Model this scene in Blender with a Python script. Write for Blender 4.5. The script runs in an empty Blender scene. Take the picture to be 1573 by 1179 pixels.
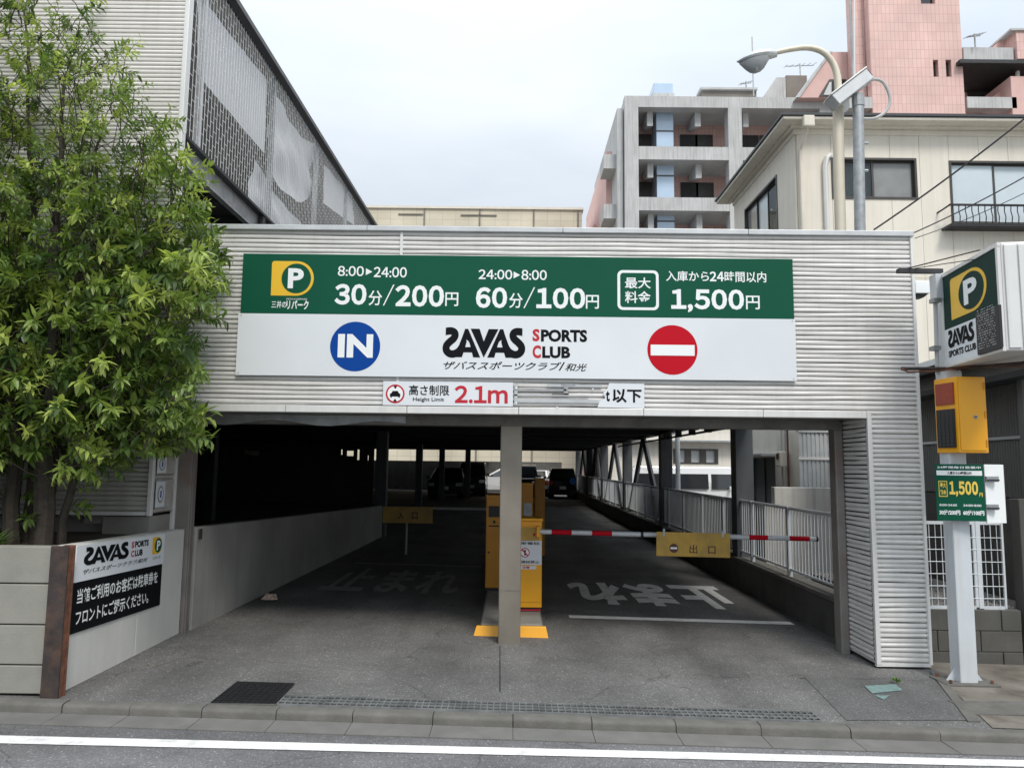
import bpy, math, random
import numpy as np
from mathutils import Vector, Matrix
random.seed(7)
R_ = math.radians
SC = bpy.context.scene
COL = SC.collection

# ---------------------------------------------------------------- camera
CAMP = Vector((0, 0, 1.75))
FPX, PW, PH = 1150.0, 1573.0, 1179.0
CR = (Matrix.Rotation(R_(.12), 3, 'Z') @ Matrix.Rotation(math.pi/2 + R_(6.15), 3, 'X') @ Matrix.Rotation(.011, 3, 'Z'))
cd = bpy.data.cameras.new('camera'); cam = bpy.data.objects.new('camera', cd); COL.objects.link(cam)
cd.sensor_fit = 'HORIZONTAL'; cd.sensor_width = 36; cd.lens = FPX/PW*36
cd.clip_start = .1; cd.clip_end = 2000
cam.matrix_world = Matrix.Translation(CAMP) @ CR.to_4x4()
SC.camera = cam

# ---------------------------------------------------------------- sky, sun, exposure
SUN_EL, SUN_AZ = R_(52), R_(158)
w = bpy.data.worlds.new('World'); SC.world = w; w.use_nodes = True
nt = w.node_tree; nt.nodes.clear()
N = nt.nodes.new; L = nt.links.new
out = N('ShaderNodeOutputWorld'); bg = N('ShaderNodeBackground'); L(bg.outputs[0], out.inputs[0])
sky = N('ShaderNodeTexSky'); sky.sky_type = 'NISHITA'; sky.sun_disc = False
sky.sun_elevation = SUN_EL; sky.sun_rotation = SUN_AZ
bg.inputs[1].default_value = .1
tc = N('ShaderNodeTexCoord')
sep = N('ShaderNodeSeparateXYZ'); L(tc.outputs['Generated'], sep.inputs[0])
# overcast luminance: rises towards the zenith as under a real cloud deck
zc = N('ShaderNodeMath'); zc.operation = 'MAXIMUM'; L(sep.outputs[2], zc.inputs[0]); zc.inputs[1].default_value = 0
pw_ = N('ShaderNodeMath'); pw_.operation = 'POWER'; L(zc.outputs[0], pw_.inputs[0]); pw_.inputs[1].default_value = 2.0
lum = N('ShaderNodeMath'); lum.operation = 'MULTIPLY_ADD'; L(pw_.outputs[0], lum.inputs[0]); lum.inputs[1].default_value = 13.0; lum.inputs[2].default_value = 6.3
mp = N('ShaderNodeMapping'); L(tc.outputs['Generated'], mp.inputs[0]); mp.inputs['Scale'].default_value = (1, 1, 3.0)
nz = N('ShaderNodeTexNoise'); L(mp.outputs[0], nz.inputs[0]); nz.inputs['Scale'].default_value = 2.1; nz.inputs['Detail'].default_value = 5; nz.inputs['Roughness'].default_value = .5
cr = N('ShaderNodeValToRGB'); L(nz.outputs['Fac'], cr.inputs[0])
cr.color_ramp.elements[0].position = .3; cr.color_ramp.elements[0].color = (.78, .875, .985, 1)
cr.color_ramp.elements[1].position = .72; cr.color_ramp.elements[1].color = (1.04, 1.10, 1.17, 1)
vm = N('ShaderNodeVectorMath'); vm.operation = 'SCALE'; L(cr.outputs[0], vm.inputs[0]); L(lum.outputs[0], vm.inputs['Scale'])
mx = N('ShaderNodeMix'); mx.data_type = 'RGBA'; mx.inputs[0].default_value = .93
L(sky.outputs[0], mx.inputs[6]); L(vm.outputs[0], mx.inputs[7]); L(mx.outputs[2], bg.inputs[0])

sl = bpy.data.lights.new('sun', 'SUN'); sl.energy = 2.0; sl.angle = R_(16); sl.color = (1, .94, .86)
so = bpy.data.objects.new('sun', sl); COL.objects.link(so)
d = Vector((math.sin(SUN_AZ)*math.cos(SUN_EL), math.cos(SUN_AZ)*math.cos(SUN_EL), math.sin(SUN_EL)))
so.rotation_euler = d.to_track_quat('Z', 'Y').to_euler(); so.location = (0, -5, 30)
vs = SC.view_settings; vs.view_transform = 'Standard'; vs.look = 'None'; vs.gamma = 1; vs.exposure = .2; vs.use_curve_mapping = False
SC.cycles.max_bounces = 8; SC.cycles.transparent_max_bounces = 16

# ---------------------------------------------------------------- picture <-> place
def ray(px, py): return CR @ Vector(((px-PW/2)/FPX, -(py-PH/2)/FPX, -1))
def at(px, py, Y): r = ray(px, py); return CAMP + r*(Y/r.y)
def atx(px, py, X): r = ray(px, py); return CAMP + r*(X/r.x)
GO, GS = .05, -.019
def gz(x): return GO + GS*x
def atg(px, py, off=0.0):
    r = ray(px, py); t = (GO+off-CAMP.z)/(r.z-GS*r.x); return CAMP + r*t
def rect(a, b, c, d_, Y):                                  # picture rectangle seen at depth Y -> x0,x1,z0,z1
    m, n = (a+c)/2, (b+d_)/2
    return at(a, n, Y).x, at(c, n, Y).x, at(m, d_, Y).z, at(m, b, Y).z

# ---------------------------------------------------------------- materials
MATS = {}
def mat(name, col, rough=.7, metal=0., var=.12, scale=3., bump=0., bscale=60., streak=0., spec=.5, dirt=None, dscale=1.5, damt=.5, coat=0., emit=0., obj=False):
    if name in MATS: return MATS[name]
    m = bpy.data.materials.new(name); m.use_nodes = True; MATS[name] = m
    t = m.node_tree; n = t.nodes.new; l = t.links.new; b = t.nodes['Principled BSDF']
    b.inputs['Roughness'].default_value = rough; b.inputs['Metallic'].default_value = metal
    b.inputs['Specular IOR Level'].default_value = spec; b.inputs['Coat Weight'].default_value = coat
    if obj: src = n('ShaderNodeTexCoord').outputs['Object']
    else: src = n('ShaderNodeNewGeometry').outputs['Position']
    def noise(s, detail=5, rgh=.55, vec=None):
        q = n('ShaderNodeTexNoise'); q.inputs['Scale'].default_value = s; q.inputs['Detail'].default_value = detail; q.inputs['Roughness'].default_value = rgh
        l(vec or src, q.inputs[0]); return q.outputs['Fac']
    def mixc(f, c1, c2, mode='MIX'):
        q = n('ShaderNodeMix'); q.data_type = 'RGBA'; q.blend_type = mode
        for i, v in ((0, f), (6, c1), (7, c2)):
            if isinstance(v, (int, float)): q.inputs[i].default_value = v
            elif isinstance(v, tuple): q.inputs[i].default_value = (*v[:3], 1)
            else: l(v, q.inputs[i])
        return q.outputs[2]
    def ramp(v, a, b_):
        q = n('ShaderNodeMapRange'); q.inputs[1].default_value = a; q.inputs[2].default_value = b_; l(v, q.inputs[0]); return q.outputs[0]
    c = tuple(col[:3])
    lo = tuple(x*(1-var) for x in c); hi = tuple(min(1, x*(1+var)) for x in c)
    cur = mixc(ramp(noise(scale), .3, .7), lo, hi)
    if streak:
        mpn = n('ShaderNodeMapping'); mpn.inputs['Scale'].default_value = (9, 9, .35); l(src, mpn.inputs[0])
        s = noise(1.6, 4, .6, mpn.outputs[0])
        f = n('ShaderNodeMath'); f.operation = 'MULTIPLY'; l(ramp(s, .45, .75), f.inputs[0]); f.inputs[1].default_value = streak
        cur = mixc(f.outputs[0], cur, dirt or tuple(x*.4 for x in c))
    elif dirt:
        f = n('ShaderNodeMath'); f.operation = 'MULTIPLY'; l(ramp(noise(dscale, 7, .65), .48, .7), f.inputs[0]); f.inputs[1].default_value = damt
        cur = mixc(f.outputs[0], cur, dirt)
    l(cur, b.inputs['Base Color'])
    if bump:
        q = n('ShaderNodeBump'); q.inputs['Strength'].default_value = bump; q.inputs['Distance'].default_value = .01
        l(noise(bscale, 6, .6), q.inputs['Height']); l(q.outputs[0], b.inputs['Normal'])
    if emit: b.inputs['Emission Strength'].default_value = emit; b.inputs['Emission Color'].default_value = (*c, 1)
    return m

def asphalt(name, base, spot=.5, coarse=90., track=(1.6, .22, 1)):
    m = bpy.data.materials.new(name); m.use_nodes = True
    t = m.node_tree; n = t.nodes.new; l = t.links.new; b = t.nodes['Principled BSDF']
    b.inputs['Roughness'].default_value = .85; b.inputs['Specular IOR Level'].default_value = .3
    g = n('ShaderNodeNewGeometry').outputs['Position']
    v = n('ShaderNodeTexVoronoi'); v.inputs['Scale'].default_value = coarse; l(g, v.inputs[0])
    r = n('ShaderNodeValToRGB'); l(v.outputs['Color'], r.inputs[0])
    e = r.color_ramp.elements
    e[0].position = .0; e[0].color = (*[x*.7 for x in base], 1); e[1].position = .55; e[1].color = (*[x*1.0 for x in base], 1)
    e2 = e.new(.85); e2.color = (*[x*1.3 for x in base], 1); e3 = e.new(.97); e3.color = (*[x*(2.2+spot) for x in base], 1)
    nn = n('ShaderNodeTexNoise'); nn.inputs['Scale'].default_value = .9; nn.inputs['Detail'].default_value = 7; nn.inputs['Roughness'].default_value = .65; l(g, nn.inputs[0])
    mr = n('ShaderNodeMapRange'); mr.inputs[1].default_value = .3; mr.inputs[2].default_value = .7; mr.inputs[3].default_value = .68; mr.inputs[4].default_value = 1.28; l(nn.outputs['Fac'], mr.inputs[0])
    sc = n('ShaderNodeVectorMath'); sc.operation = 'SCALE'; l(r.outputs[0], sc.inputs[0]); l(mr.outputs[0], sc.inputs['Scale'])
    def rng(v, a, b2, c, d2):
        q = n('ShaderNodeMapRange'); q.inputs[1].default_value = a; q.inputs[2].default_value = b2; q.inputs[3].default_value = c; q.inputs[4].default_value = d2; l(v, q.inputs[0]); return q.outputs[0]
    def mul(x, y):
        q = n('ShaderNodeMath'); q.operation = 'MULTIPLY'; l(x, q.inputs[0]); l(y, q.inputs[1]); return q.outputs[0]
    mp_ = n('ShaderNodeMapping'); mp_.inputs['Scale'].default_value = track; l(g, mp_.inputs[0])
    tr = n('ShaderNodeTexNoise'); tr.inputs['Scale'].default_value = 1.0; tr.inputs['Detail'].default_value = 4; l(mp_.outputs[0], tr.inputs[0])
    wp_ = n('ShaderNodeTexNoise'); wp_.inputs['Scale'].default_value = 2.5; l(g, wp_.inputs[0])
    ad_ = n('ShaderNodeVectorMath'); ad_.operation = 'MULTIPLY_ADD'; l(wp_.outputs['Color'], ad_.inputs[0]); ad_.inputs[1].default_value = (.5, .5, .5); l(g, ad_.inputs[2])
    ck = n('ShaderNodeTexVoronoi'); ck.feature = 'DISTANCE_TO_EDGE'; ck.inputs['Scale'].default_value = .55; l(ad_.outputs[0], ck.inputs[0])
    ol = n('ShaderNodeTexNoise'); ol.inputs['Scale'].default_value = 3.3; ol.inputs['Detail'].default_value = 2; l(g, ol.inputs[0])
    f_ = mul(mul(rng(tr.outputs['Fac'], .38, .62, .80, 1.08), rng(ck.outputs['Distance'], .0, .005, .62, 1.0)), rng(ol.outputs['Fac'], .70, .78, 1.0, .62))
    s2 = n('ShaderNodeVectorMath'); s2.operation = 'SCALE'; l(sc.outputs[0], s2.inputs[0]); l(f_, s2.inputs['Scale']); l(s2.outputs[0], b.inputs['Base Color'])
    bp = n('ShaderNodeBump'); bp.inputs['Strength'].default_value = .45; bp.inputs['Distance'].default_value = .006; l(v.outputs['Distance'], bp.inputs['Height']); l(bp.outputs[0], b.inputs['Normal'])
    return m

def tile_mat(name, c1, c2, grout, sx, sz, plane='xz'):
    m = bpy.data.materials.new(name); m.use_nodes = True
    t = m.node_tree; n = t.nodes.new; l = t.links.new; b = t.nodes['Principled BSDF']; b.inputs['Roughness'].default_value = .55
    g = n('ShaderNodeNewGeometry').outputs['Position']; s = n('ShaderNodeSeparateXYZ'); l(g, s.inputs[0])
    ad = n('ShaderNodeMath'); ad.operation = 'ADD'; l(s.outputs[0], ad.inputs[0]); l(s.outputs[1], ad.inputs[1])
    cb = n('ShaderNodeCombineXYZ'); l(ad.outputs[0], cb.inputs[0]); l(s.outputs[2], cb.inputs[1])
    br = n('ShaderNodeTexBrick'); l(cb.outputs[0], br.inputs[0]); br.offset = 0; br.inputs['Scale'].default_value = 1
    br.inputs['Brick Width'].default_value = sx; br.inputs['Row Height'].default_value = sz; br.inputs['Mortar Size'].default_value = min(sx, sz)*.06
    br.inputs['Color1'].default_value = (*c1, 1); br.inputs['Color2'].default_value = (*c2, 1); br.inputs['Mortar'].default_value = (*grout, 1)
    nn = n('ShaderNodeTexNoise'); nn.inputs['Scale'].default_value = .35; nn.inputs['Detail'].default_value = 6; l(g, nn.inputs[0])
    mr = n('ShaderNodeMapRange'); mr.inputs[1].default_value = .3; mr.inputs[2].default_value = .7; mr.inputs[3].default_value = .82; mr.inputs[4].default_value = 1.1; l(nn.outputs['Fac'], mr.inputs[0])
    sc = n('ShaderNodeVectorMath'); sc.operation = 'SCALE'; l(br.outputs[0], sc.inputs[0]); l(mr.outputs[0], sc.inputs['Scale']); l(sc.outputs[0], b.inputs['Base Color'])
    return m

def glass_mat(name, tint, mixf=.5, rough=.03):
    m = bpy.data.materials.new(name); m.use_nodes = True
    t = m.node_tree; n = t.nodes.new; l = t.links.new; b = t.nodes['Principled BSDF']; o = t.nodes['Material Output']
    b.inputs['Base Color'].default_value = (*tint, 1); b.inputs['Roughness'].default_value = rough; b.inputs['Specular IOR Level'].default_value = .8
    tr = n('ShaderNodeBsdfTransparent'); tr.inputs[0].default_value = (.75, .8, .8, 1)
    ms = n('ShaderNodeMixShader'); ms.inputs[0].default_value = mixf; l(tr.outputs[0], ms.inputs[1]); l(b.outputs[0], ms.inputs[2]); l(ms.outputs[0], o.inputs[0])
    return m

M = dict(
 clad=mat('cladding_metal', (.72, .71, .69), .5, .05, .05, 1.2, .05, 30, streak=.18, dirt=(.42, .38, .33)),
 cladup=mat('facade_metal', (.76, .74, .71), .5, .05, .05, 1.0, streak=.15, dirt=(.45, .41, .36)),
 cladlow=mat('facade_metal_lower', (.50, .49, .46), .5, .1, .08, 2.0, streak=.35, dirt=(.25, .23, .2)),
 trim=mat('trim_metal', (.74, .74, .72), .4, .2, .06, 2, streak=.2, dirt=(.4, .36, .3)),
 galv=mat('galvanised', (.36, .38, .39), .5, .6, .2, 9, .05, 40),
 galvd=mat('galvanised_dirty', (.27, .28, .28), .5, .5, .3, 8),
 galvl=mat('galvanised_light', (.55, .57, .58), .45, .4, .1, 6),
 post=mat('brushed_post', (.30, .27, .225), .40, .55, .14, 2.5, .06, 20, streak=.35, dirt=(.30, .24, .2)),
 postrust=mat('weathered_post', (.24, .225, .21), .6, .3, .15, 4, .1, 30, dirt=(.22, .12, .09), dscale=3, damt=.55),
 dark=mat('dark_steel', (.035, .038, .042), .6, .2, .2, 3),
 darkc=mat('dark_column', (.10, .11, .12), .5, .2, .15, 3, streak=.3),
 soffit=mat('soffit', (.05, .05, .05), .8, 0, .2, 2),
 beamdk=mat('lintel_steel', (.16, .155, .145), .55, .4, .25, 5, .1, 20, dirt=(.3, .27, .22), dscale=4, damt=.5),
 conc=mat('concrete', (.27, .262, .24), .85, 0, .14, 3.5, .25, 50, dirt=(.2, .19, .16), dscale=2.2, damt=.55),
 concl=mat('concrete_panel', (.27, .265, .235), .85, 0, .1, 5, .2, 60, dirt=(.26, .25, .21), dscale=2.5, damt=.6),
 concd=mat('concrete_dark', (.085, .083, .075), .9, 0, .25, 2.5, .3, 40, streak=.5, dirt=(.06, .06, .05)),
 conck=mat('kerb_concrete', (.125, .12, .11), .9, 0, .2, 7, .5, 70, dirt=(.11, .11, .09), dscale=6, damt=.7),
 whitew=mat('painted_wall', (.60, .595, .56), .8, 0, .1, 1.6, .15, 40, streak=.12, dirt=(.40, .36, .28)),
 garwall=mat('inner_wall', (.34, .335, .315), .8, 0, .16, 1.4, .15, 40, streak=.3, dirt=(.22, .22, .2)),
 conclight=mat('concrete_pale', (.50, .49, .46), .85, 0, .12, 2, .2, 40, streak=.5, dirt=(.25, .24, .22)),
 rust=mat('rust', (.17, .07, .04), .85, .1, .4, 14, .6, 60, dirt=(.06, .04, .035), dscale=10, damt=.8),
 rustf=mat('rust_flange', (.050, .040, .037), .8, .2, .3, 8, .3, 50, dirt=(.15, .08, .05), dscale=5, damt=.6),
 green=mat('sign_green', (.004, .085, .047), .55, 0, .06, 1.2, spec=.15),
 greend=mat('sign_green_dark', (.006, .035, .027), .55, 0, .05, 2, spec=.15),
 white=mat('sign_white', (.72, .755, .785), .5, 0, .05, .9, spec=.2),
 letw=mat('letter_white', (.84, .87, .87), .5, 0, .01, 1, spec=.2),
 letk=mat('letter_black', (.006, .007, .009), .6, 0, .01, 1, spec=.12),
 letr=mat('letter_red', (.50, .01, .025), .5, 0, .02, 1),
 red=mat('disc_red', (.50, .004, .016), .55, 0, .03, 2, spec=.15),
 blue=mat('disc_blue', (.001, .055, .30), .55, 0, .03, 2, spec=.15),
 yel=mat('logo_yellow', (.82, .50, .03), .35, 0, .03, 2),
 yelbox=mat('cabinet_yellow', (.86, .40, .01), .35, 0, .05, 3, coat=.2),
 yeldark=mat('cabinet_yellow_dark', (.62, .27, .015), .45, 0, .08, 3),  # cabinet yellow darkened, shade inside the car park put into the colour
 yelboard=mat('board_ochre', (.50, .31, .05), .5, 0, .15, 4, dirt=(.2, .14, .07), dscale=5, damt=.5),
 yelletter=mat('letter_yellow', (.85, .62, .10), .4, 0, .02, 1),
 brown=mat('letter_brown', (.10, .035, .015), .5, 0, .05, 1),
 black=mat('black_plastic', (.015, .015, .017), .5, 0, .1, 3),
 redled=mat('red_lamp', (.30, .04, .015), .3, 0, .15, 30),
 polew=mat('pole_white', (.60, .64, .67), .4, .1, .05, 3, streak=.3, dirt=(.42, .36, .3)),
 cream=mat('cream_pole', (.66, .61, .50), .5, .1, .06, 3, streak=.5, dirt=(.5, .36, .2)),
 house=mat('house_siding', (.76, .715, .625), .75, 0, .05, 1.5, .1, 40, streak=.22, dirt=(.47, .42, .34)),
 eave=mat('eave_cream', (.76, .71, .61), .7, 0, .06, 2, streak=.2, dirt=(.4, .36, .3)),
 roofd=mat('roof_dark', (.05, .055, .06), .5, .2, .1, 3),
 frame=mat('window_bronze', (.08, .075, .07), .4, .4, .1, 4),
 curtain=mat('curtain', (.62, .64, .64), .9, 0, .08, 6),
 curtd=mat('curtain_grey', (.28, .29, .30), .9, 0, .1, 6),
 room=mat('room_dark', (.05, .05, .05), .9),
 iron=mat('iron', (.03, .03, .032), .5, .4, .1, 5),
 aconc=mat('apartment_concrete', (.54, .545, .54), .85, 0, .12, .8, 0, 1, streak=.5, dirt=(.2, .2, .2)),
 apink=tile_mat('pink_tile', (.78, .53, .48), (.72, .48, .435), (.56, .37, .33), .24, .55),
 apinkp=mat('pink_plain', (.70, .47, .43), .8, 0, .08, 1),
 abrown=mat('brown_concrete', (.23, .21, .185), .9, 0, .15, .8),
 lift=mat('lift_glass', (.50, .64, .80), .12, 0, .05, 1, spec=.8),
 beige=tile_mat('beige_tile', (.70, .64, .50), (.66, .60, .46), (.58, .52, .41), .9, .45),
 shed=mat('shed_siding', (.17, .17, .165), .55, .4, .1, 3, streak=.4, dirt=(.12, .12, .11)),
 soil=mat('soil', (.06, .045, .03), .95, 0, .4, 20, .8, 40),
 tarp=mat('white_tarp', (.90, .92, .94), .6, 0, .05, 1.5),
 net=mat('grey_mesh', (.78, .80, .81), .5, .0, .1, 4),
 netblack=mat('dark_net', (.035, .04, .045), .8, 0, .3, 3),
 bark=mat('bark', (.055, .045, .036), .9, 0, .3, 14, .7, 50),
 line=mat('road_paint', (.76, .76, .74), .7, 0, .06, 6, .2, 90, dirt=(.3, .3, .29), dscale=9, damt=.5),
 linef=mat('worn_paint', (.27, .27, .26), .8, 0, .12, 6, .2, 90, dirt=(.10, .10, .10), dscale=14, damt=.8),
 teal=mat('teal_marking', (.17, .27, .26), .7, 0, .25, 18, .2, 90, dirt=(.12, .14, .13), dscale=25, damt=.9),
 tyre=mat('tyre', (.02, .02, .02), .8), rim=mat('rim', (.4, .4, .42), .3, .8),
 carblack=mat('car_paint_black', (.012, .013, .016), .2, .2, .02, 1, coat=.8),
 cargrey=mat('car_paint_dark_grey', (.05, .052, .058), .25, .3, .02, 1, coat=.8),
 carwhite=mat('car_paint_white', (.78, .79, .80), .25, 0, .02, 1, coat=.8),
 carglass=mat('car_glass', (.02, .024, .027), .05, 0, .02, 1, spec=.9),
 lampred=mat('tail_lamp', (.45, .02, .015), .2), lampw=mat('head_lamp', (.7, .72, .75), .1, .3),
 lens=mat('lamp_lens', (.30, .32, .33), .15, 0, .1, 5, spec=.8),
 farwall=mat('far_wall', (.80, .76, .68), .8, 0, .06, .6, streak=.2),
 gravel=mat('gravel', (.22, .21, .20), .9, 0, .45, 40, .5, 60),
 litter=mat('litter_paper', (.55, .42, .33), .8, 0, .3, 30),
 pipe=mat('grey_pipe', (.45, .46, .45), .5),
 stick=mat('faded_notice', (.45, .44, .42), .6, 0, .1, 20, dirt=(.3, .16, .13), dscale=4, damt=.8),
)
M['asph'] = asphalt('asphalt_drive', (.145, .143, .139), 1.2, 120)
M['asph2'] = asphalt('asphalt_patch', (.134, .133, .131), .6, 130)
M['road'] = asphalt('asphalt_road', (.155, .155, .158), .6, 130, (.22, 1.6, 1))
M['gutter'] = mat('gutter_concrete', (.15, .147, .138), .9, 0, .15, 4, .4, 90, dirt=(.12, .12, .11), dscale=5, damt=.6)
M['slab'] = mat('pavement_concrete', (.17, .155, .13), .85, 0, .25, 3, .3, 60, dirt=(.07, .055, .04), dscale=2.2, damt=.9)
M['frost'] = mat('frosted_pane', (.60, .68, .72), .15, 0, .05, 2, spec=.6); M['frostg'] = mat('curtained_pane', (.26, .265, .26), .1, 0, .15, 3, spec=.6)
M['glass'] = glass_mat('window_glass', (.10, .12, .13), .35)

# ---------------------------------------------------------------- mesh helpers
def wloc(o):
    v = Vector((0, 0, 0))
    while o: v += o.location; o = o.parent
    return v
class MB:
    def __init__(s): s.v = []; s.f = []; s.m = []; s.cur = 0
    def add(s, vs, fs):
        k = len(s.v); s.v += [tuple(x) for x in vs]; s.f += [tuple(k+i for i in f) for f in fs]; s.m += [s.cur]*len(fs); return s
    def box(s, x0, x1, y0, y1, z0, z1):
        x0, x1 = sorted((x0, x1)); y0, y1 = sorted((y0, y1)); z0, z1 = sorted((z0, z1))
        return s.hexa([(x0,y0,z0),(x1,y0,z0),(x1,y1,z0),(x0,y1,z0),(x0,y0,z1),(x1,y0,z1),(x1,y1,z1),(x0,y1,z1)])
    def hexa(s, v): return s.add(v, [(0,3,2,1),(4,5,6,7),(0,1,5,4),(1,2,6,5),(2,3,7,6),(3,0,4,7)])
    def fbox(s, F, u0, u1, v0, v1, w0, w1):                  # box in a frame (origin, right, up, out)
        o, a, b, c = F
        p = lambda u, v, w_: o + a*u + b*v + c*w_
        return s.hexa([p(u0,v0,w1),p(u1,v0,w1),p(u1,v0,w0),p(u0,v0,w0),p(u0,v1,w1),p(u1,v1,w1),p(u1,v1,w0),p(u0,v1,w0)])
    def prism(s, F, poly, w0, w1):
        o, a, b, c = F; n = len(poly)
        vs = [o+a*u+b*v+c*w1 for u, v in poly] + [o+a*u+b*v+c*w0 for u, v in poly]
        fs = [tuple(range(n)), tuple(range(2*n-1, n-1, -1))] + [(i, i+n, (i+1) % n+n, (i+1) % n) for i in range(n)]
        return s.add(vs, fs)
    def tube(s, pts, r, n=8, cap=True):
        pts = [Vector(p) for p in pts]; k = len(pts); rr = r if isinstance(r, (list, tuple)) else [r]*k
        vs = []; up = None
        for i, p in enumerate(pts):
            t = (pts[min(i+1, k-1)] - pts[max(i-1, 0)])
            t = t.normalized() if t.length > 1e-9 else Vector((0, 0, 1))
            if up is None: up = Vector((0, 0, 1)) if abs(t.z) < .9 else Vector((1, 0, 0))
            a = t.cross(up)
            if a.length < 1e-4: a = t.orthogonal()
            a.normalize(); b = t.cross(a).normalized(); up = -b if (-b).dot(up) > 0 else b
            for j in range(n):
                an = 2*math.pi*j/n; vs.append(p + a*math.cos(an)*rr[i] + b*math.sin(an)*rr[i])
        fs = [(i*n+j, i*n+(j+1) % n, (i+1)*n+(j+1) % n, (i+1)*n+j) for i in range(k-1) for j in range(n)]
        if cap: fs += [tuple(range(n-1, -1, -1)), tuple(range((k-1)*n, k*n))]
        return s.add(vs, fs)
    def grid(s, P):                                          # P[i][j] points
        a, b = len(P), len(P[0]); vs = [p for r in P for p in r]
        return s.add(vs, [(i*b+j, i*b+j+1, (i+1)*b+j+1, (i+1)*b+j) for i in range(a-1) for j in range(b-1)])
    def build(s, name, m, parent=None, smooth=False, bevel=0, stuff=False):
        off = wloc(parent) if parent else Vector((0, 0, 0))
        me = bpy.data.meshes.new(name); me.from_pydata([tuple(Vector(v)-off) for v in s.v], [], s.f)
        ms = m if isinstance(m, list) else [m]
        for q in ms: me.materials.append(q)
        if len(ms) > 1: me.polygons.foreach_set('material_index', s.m)
        me.update()
        if smooth:
            me.polygons.foreach_set('use_smooth', [True]*len(me.polygons))
            try: me.set_sharp_from_angle(angle=R_(40))
            except Exception: pass
        o = bpy.data.objects.new(name, me); COL.objects.link(o)
        if parent: o.parent = parent
        if bevel:
            md = o.modifiers.new('bevel', 'BEVEL'); md.width = bevel; md.segments = 2; md.limit_method = 'ANGLE'; md.harden_normals = False
        if stuff: o['kind'] = 'stuff'
        return o
def thing(name, label, cat, loc=(0, 0, 0), group=None):
    o = bpy.data.objects.new(name, None); COL.objects.link(o); o.location = loc; o.empty_display_size = .2
    o['label'] = label; o['category'] = cat
    if group: o['group'] = group
    return o
def tag(o, label, cat, group=None):
    o['label'] = label; o['category'] = cat
    if group: o['group'] = group
    return o
def struct(o): o['kind'] = 'structure'; return o
def copy_tree(o, parent=None):
    c = o.copy(); COL.objects.link(c); c.parent = parent
    for ch in list(o.children): copy_tree(ch, c)
    return c
def frame(o, right, up):
    a = Vector(right).normalized(); b = Vector(up).normalized(); return (Vector(o), a, b, a.cross(b).normalized())
FRONT = lambda Y: frame((0, Y, 0), (1, 0, 0), (0, 0, 1))

FW = {ord(c): chr(ord(c)+0xFEE0) for c in '0123456789,.:m'}
def text_mesh(s, bold=0., shear=0., spacing=1.):
    if all(ord(c) in FW for c in s) and len(s) > 1:
        V, F_, cur = [], [], 0.
        for ch in s:
            vs, fs = text_mesh(ch, bold) if ch in ',.:' else text_mesh(ch.translate(FW), bold)
            x0 = min(v[0] for v in vs); x1 = max(v[0] for v in vs); k = len(V)
            V += [(v[0]-x0+cur, v[1]) for v in vs]; F_ += [tuple(i+k for i in f) for f in fs]; cur += x1-x0+.055
        return V, F_
    c = bpy.data.curves.new('t', 'FONT'); c.body = s; c.offset = bold; c.shear = shear; c.resolution_u = 3; c.space_character = spacing
    o = bpy.data.objects.new('t', c); COL.objects.link(o); bpy.context.view_layer.update()
    me = bpy.data.meshes.new_from_object(o.evaluated_get(bpy.context.evaluated_depsgraph_get()))
    vs = [(v.co.x, v.co.y) for v in me.vertices]; fs = [tuple(p.vertices) for p in me.polygons]
    bpy.data.objects.remove(o); bpy.data.curves.remove(c); bpy.data.meshes.remove(me)
    return vs, fs
def lettering(s, F, box, m, parent, bold=.0, shear=0., w=.004, flip=False, name='lettering', spacing=1.):
    vs, fs = text_mesh(s, bold, shear, spacing); u0, u1, v0, v1 = box
    xs = [v[0] for v in vs]; ys = [v[1] for v in vs]; a, b, c, d_ = min(xs), max(xs), min(ys), max(ys)
    o, R1, U1, N1 = F; mb = MB(); pts = []
    for x, y in vs:
        p = (x-a)/(b-a); q = (y-c)/(d_-c)
        if flip: p, q = 1-p, 1-q
        pts.append(o + R1*(u0+(u1-u0)*p) + U1*(v0+(v1-v0)*q) + N1*w)
    mb.add(pts, fs); return mb.build(name, m, parent)
def disc(F, u, v, r, m, parent, name, w=.004, th=.002, n=40, ru=None):
    ru = ru or r
    return MB().prism(F, [(u+ru*math.cos(2*math.pi*i/n), v+r*math.sin(2*math.pi*i/n)) for i in range(n)], w-th, w).build(name, m, parent)
def plate(F, u0, u1, v0, v1, m, parent, name, w=.004, th=.003):
    return MB().fbox(F, u0, u1, v0, v1, w-th, w).build(name, m, parent)
def ribbon(pts, h):                                          # thick 2-D stroke as polygon
    n = len(pts); L1, L2 = [], []
    for i in range(n):
        a = pts[max(i-1, 0)]; b = pts[min(i+1, n-1)]; dx, dy = b[0]-a[0], b[1]-a[1]; l_ = math.hypot(dx, dy)
        hh = h[i] if isinstance(h, list) else h
        L1.append((pts[i][0]-dy/l_*hh, pts[i][1]+dx/l_*hh)); L2.append((pts[i][0]+dy/l_*hh, pts[i][1]-dx/l_*hh))
    return L1, L2
def smooth2(p, k=5):
    o = []
    for i in range(len(p)-1):
        p0, p1, p2, p3 = p[max(i-1, 0)], p[i], p[i+1], p[min(i+2, len(p)-1)]
        for j in range(k):
            t = j/k
            o.append(tuple(.5*((2*b)+(-a+c)*t+(2*a-5*b+4*c-e)*t*t+(-a+3*b-3*c+e)*t**3) for a, b, c, e in zip(p0, p1, p2, p3)))
    return o + [tuple(p[-1])]
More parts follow.
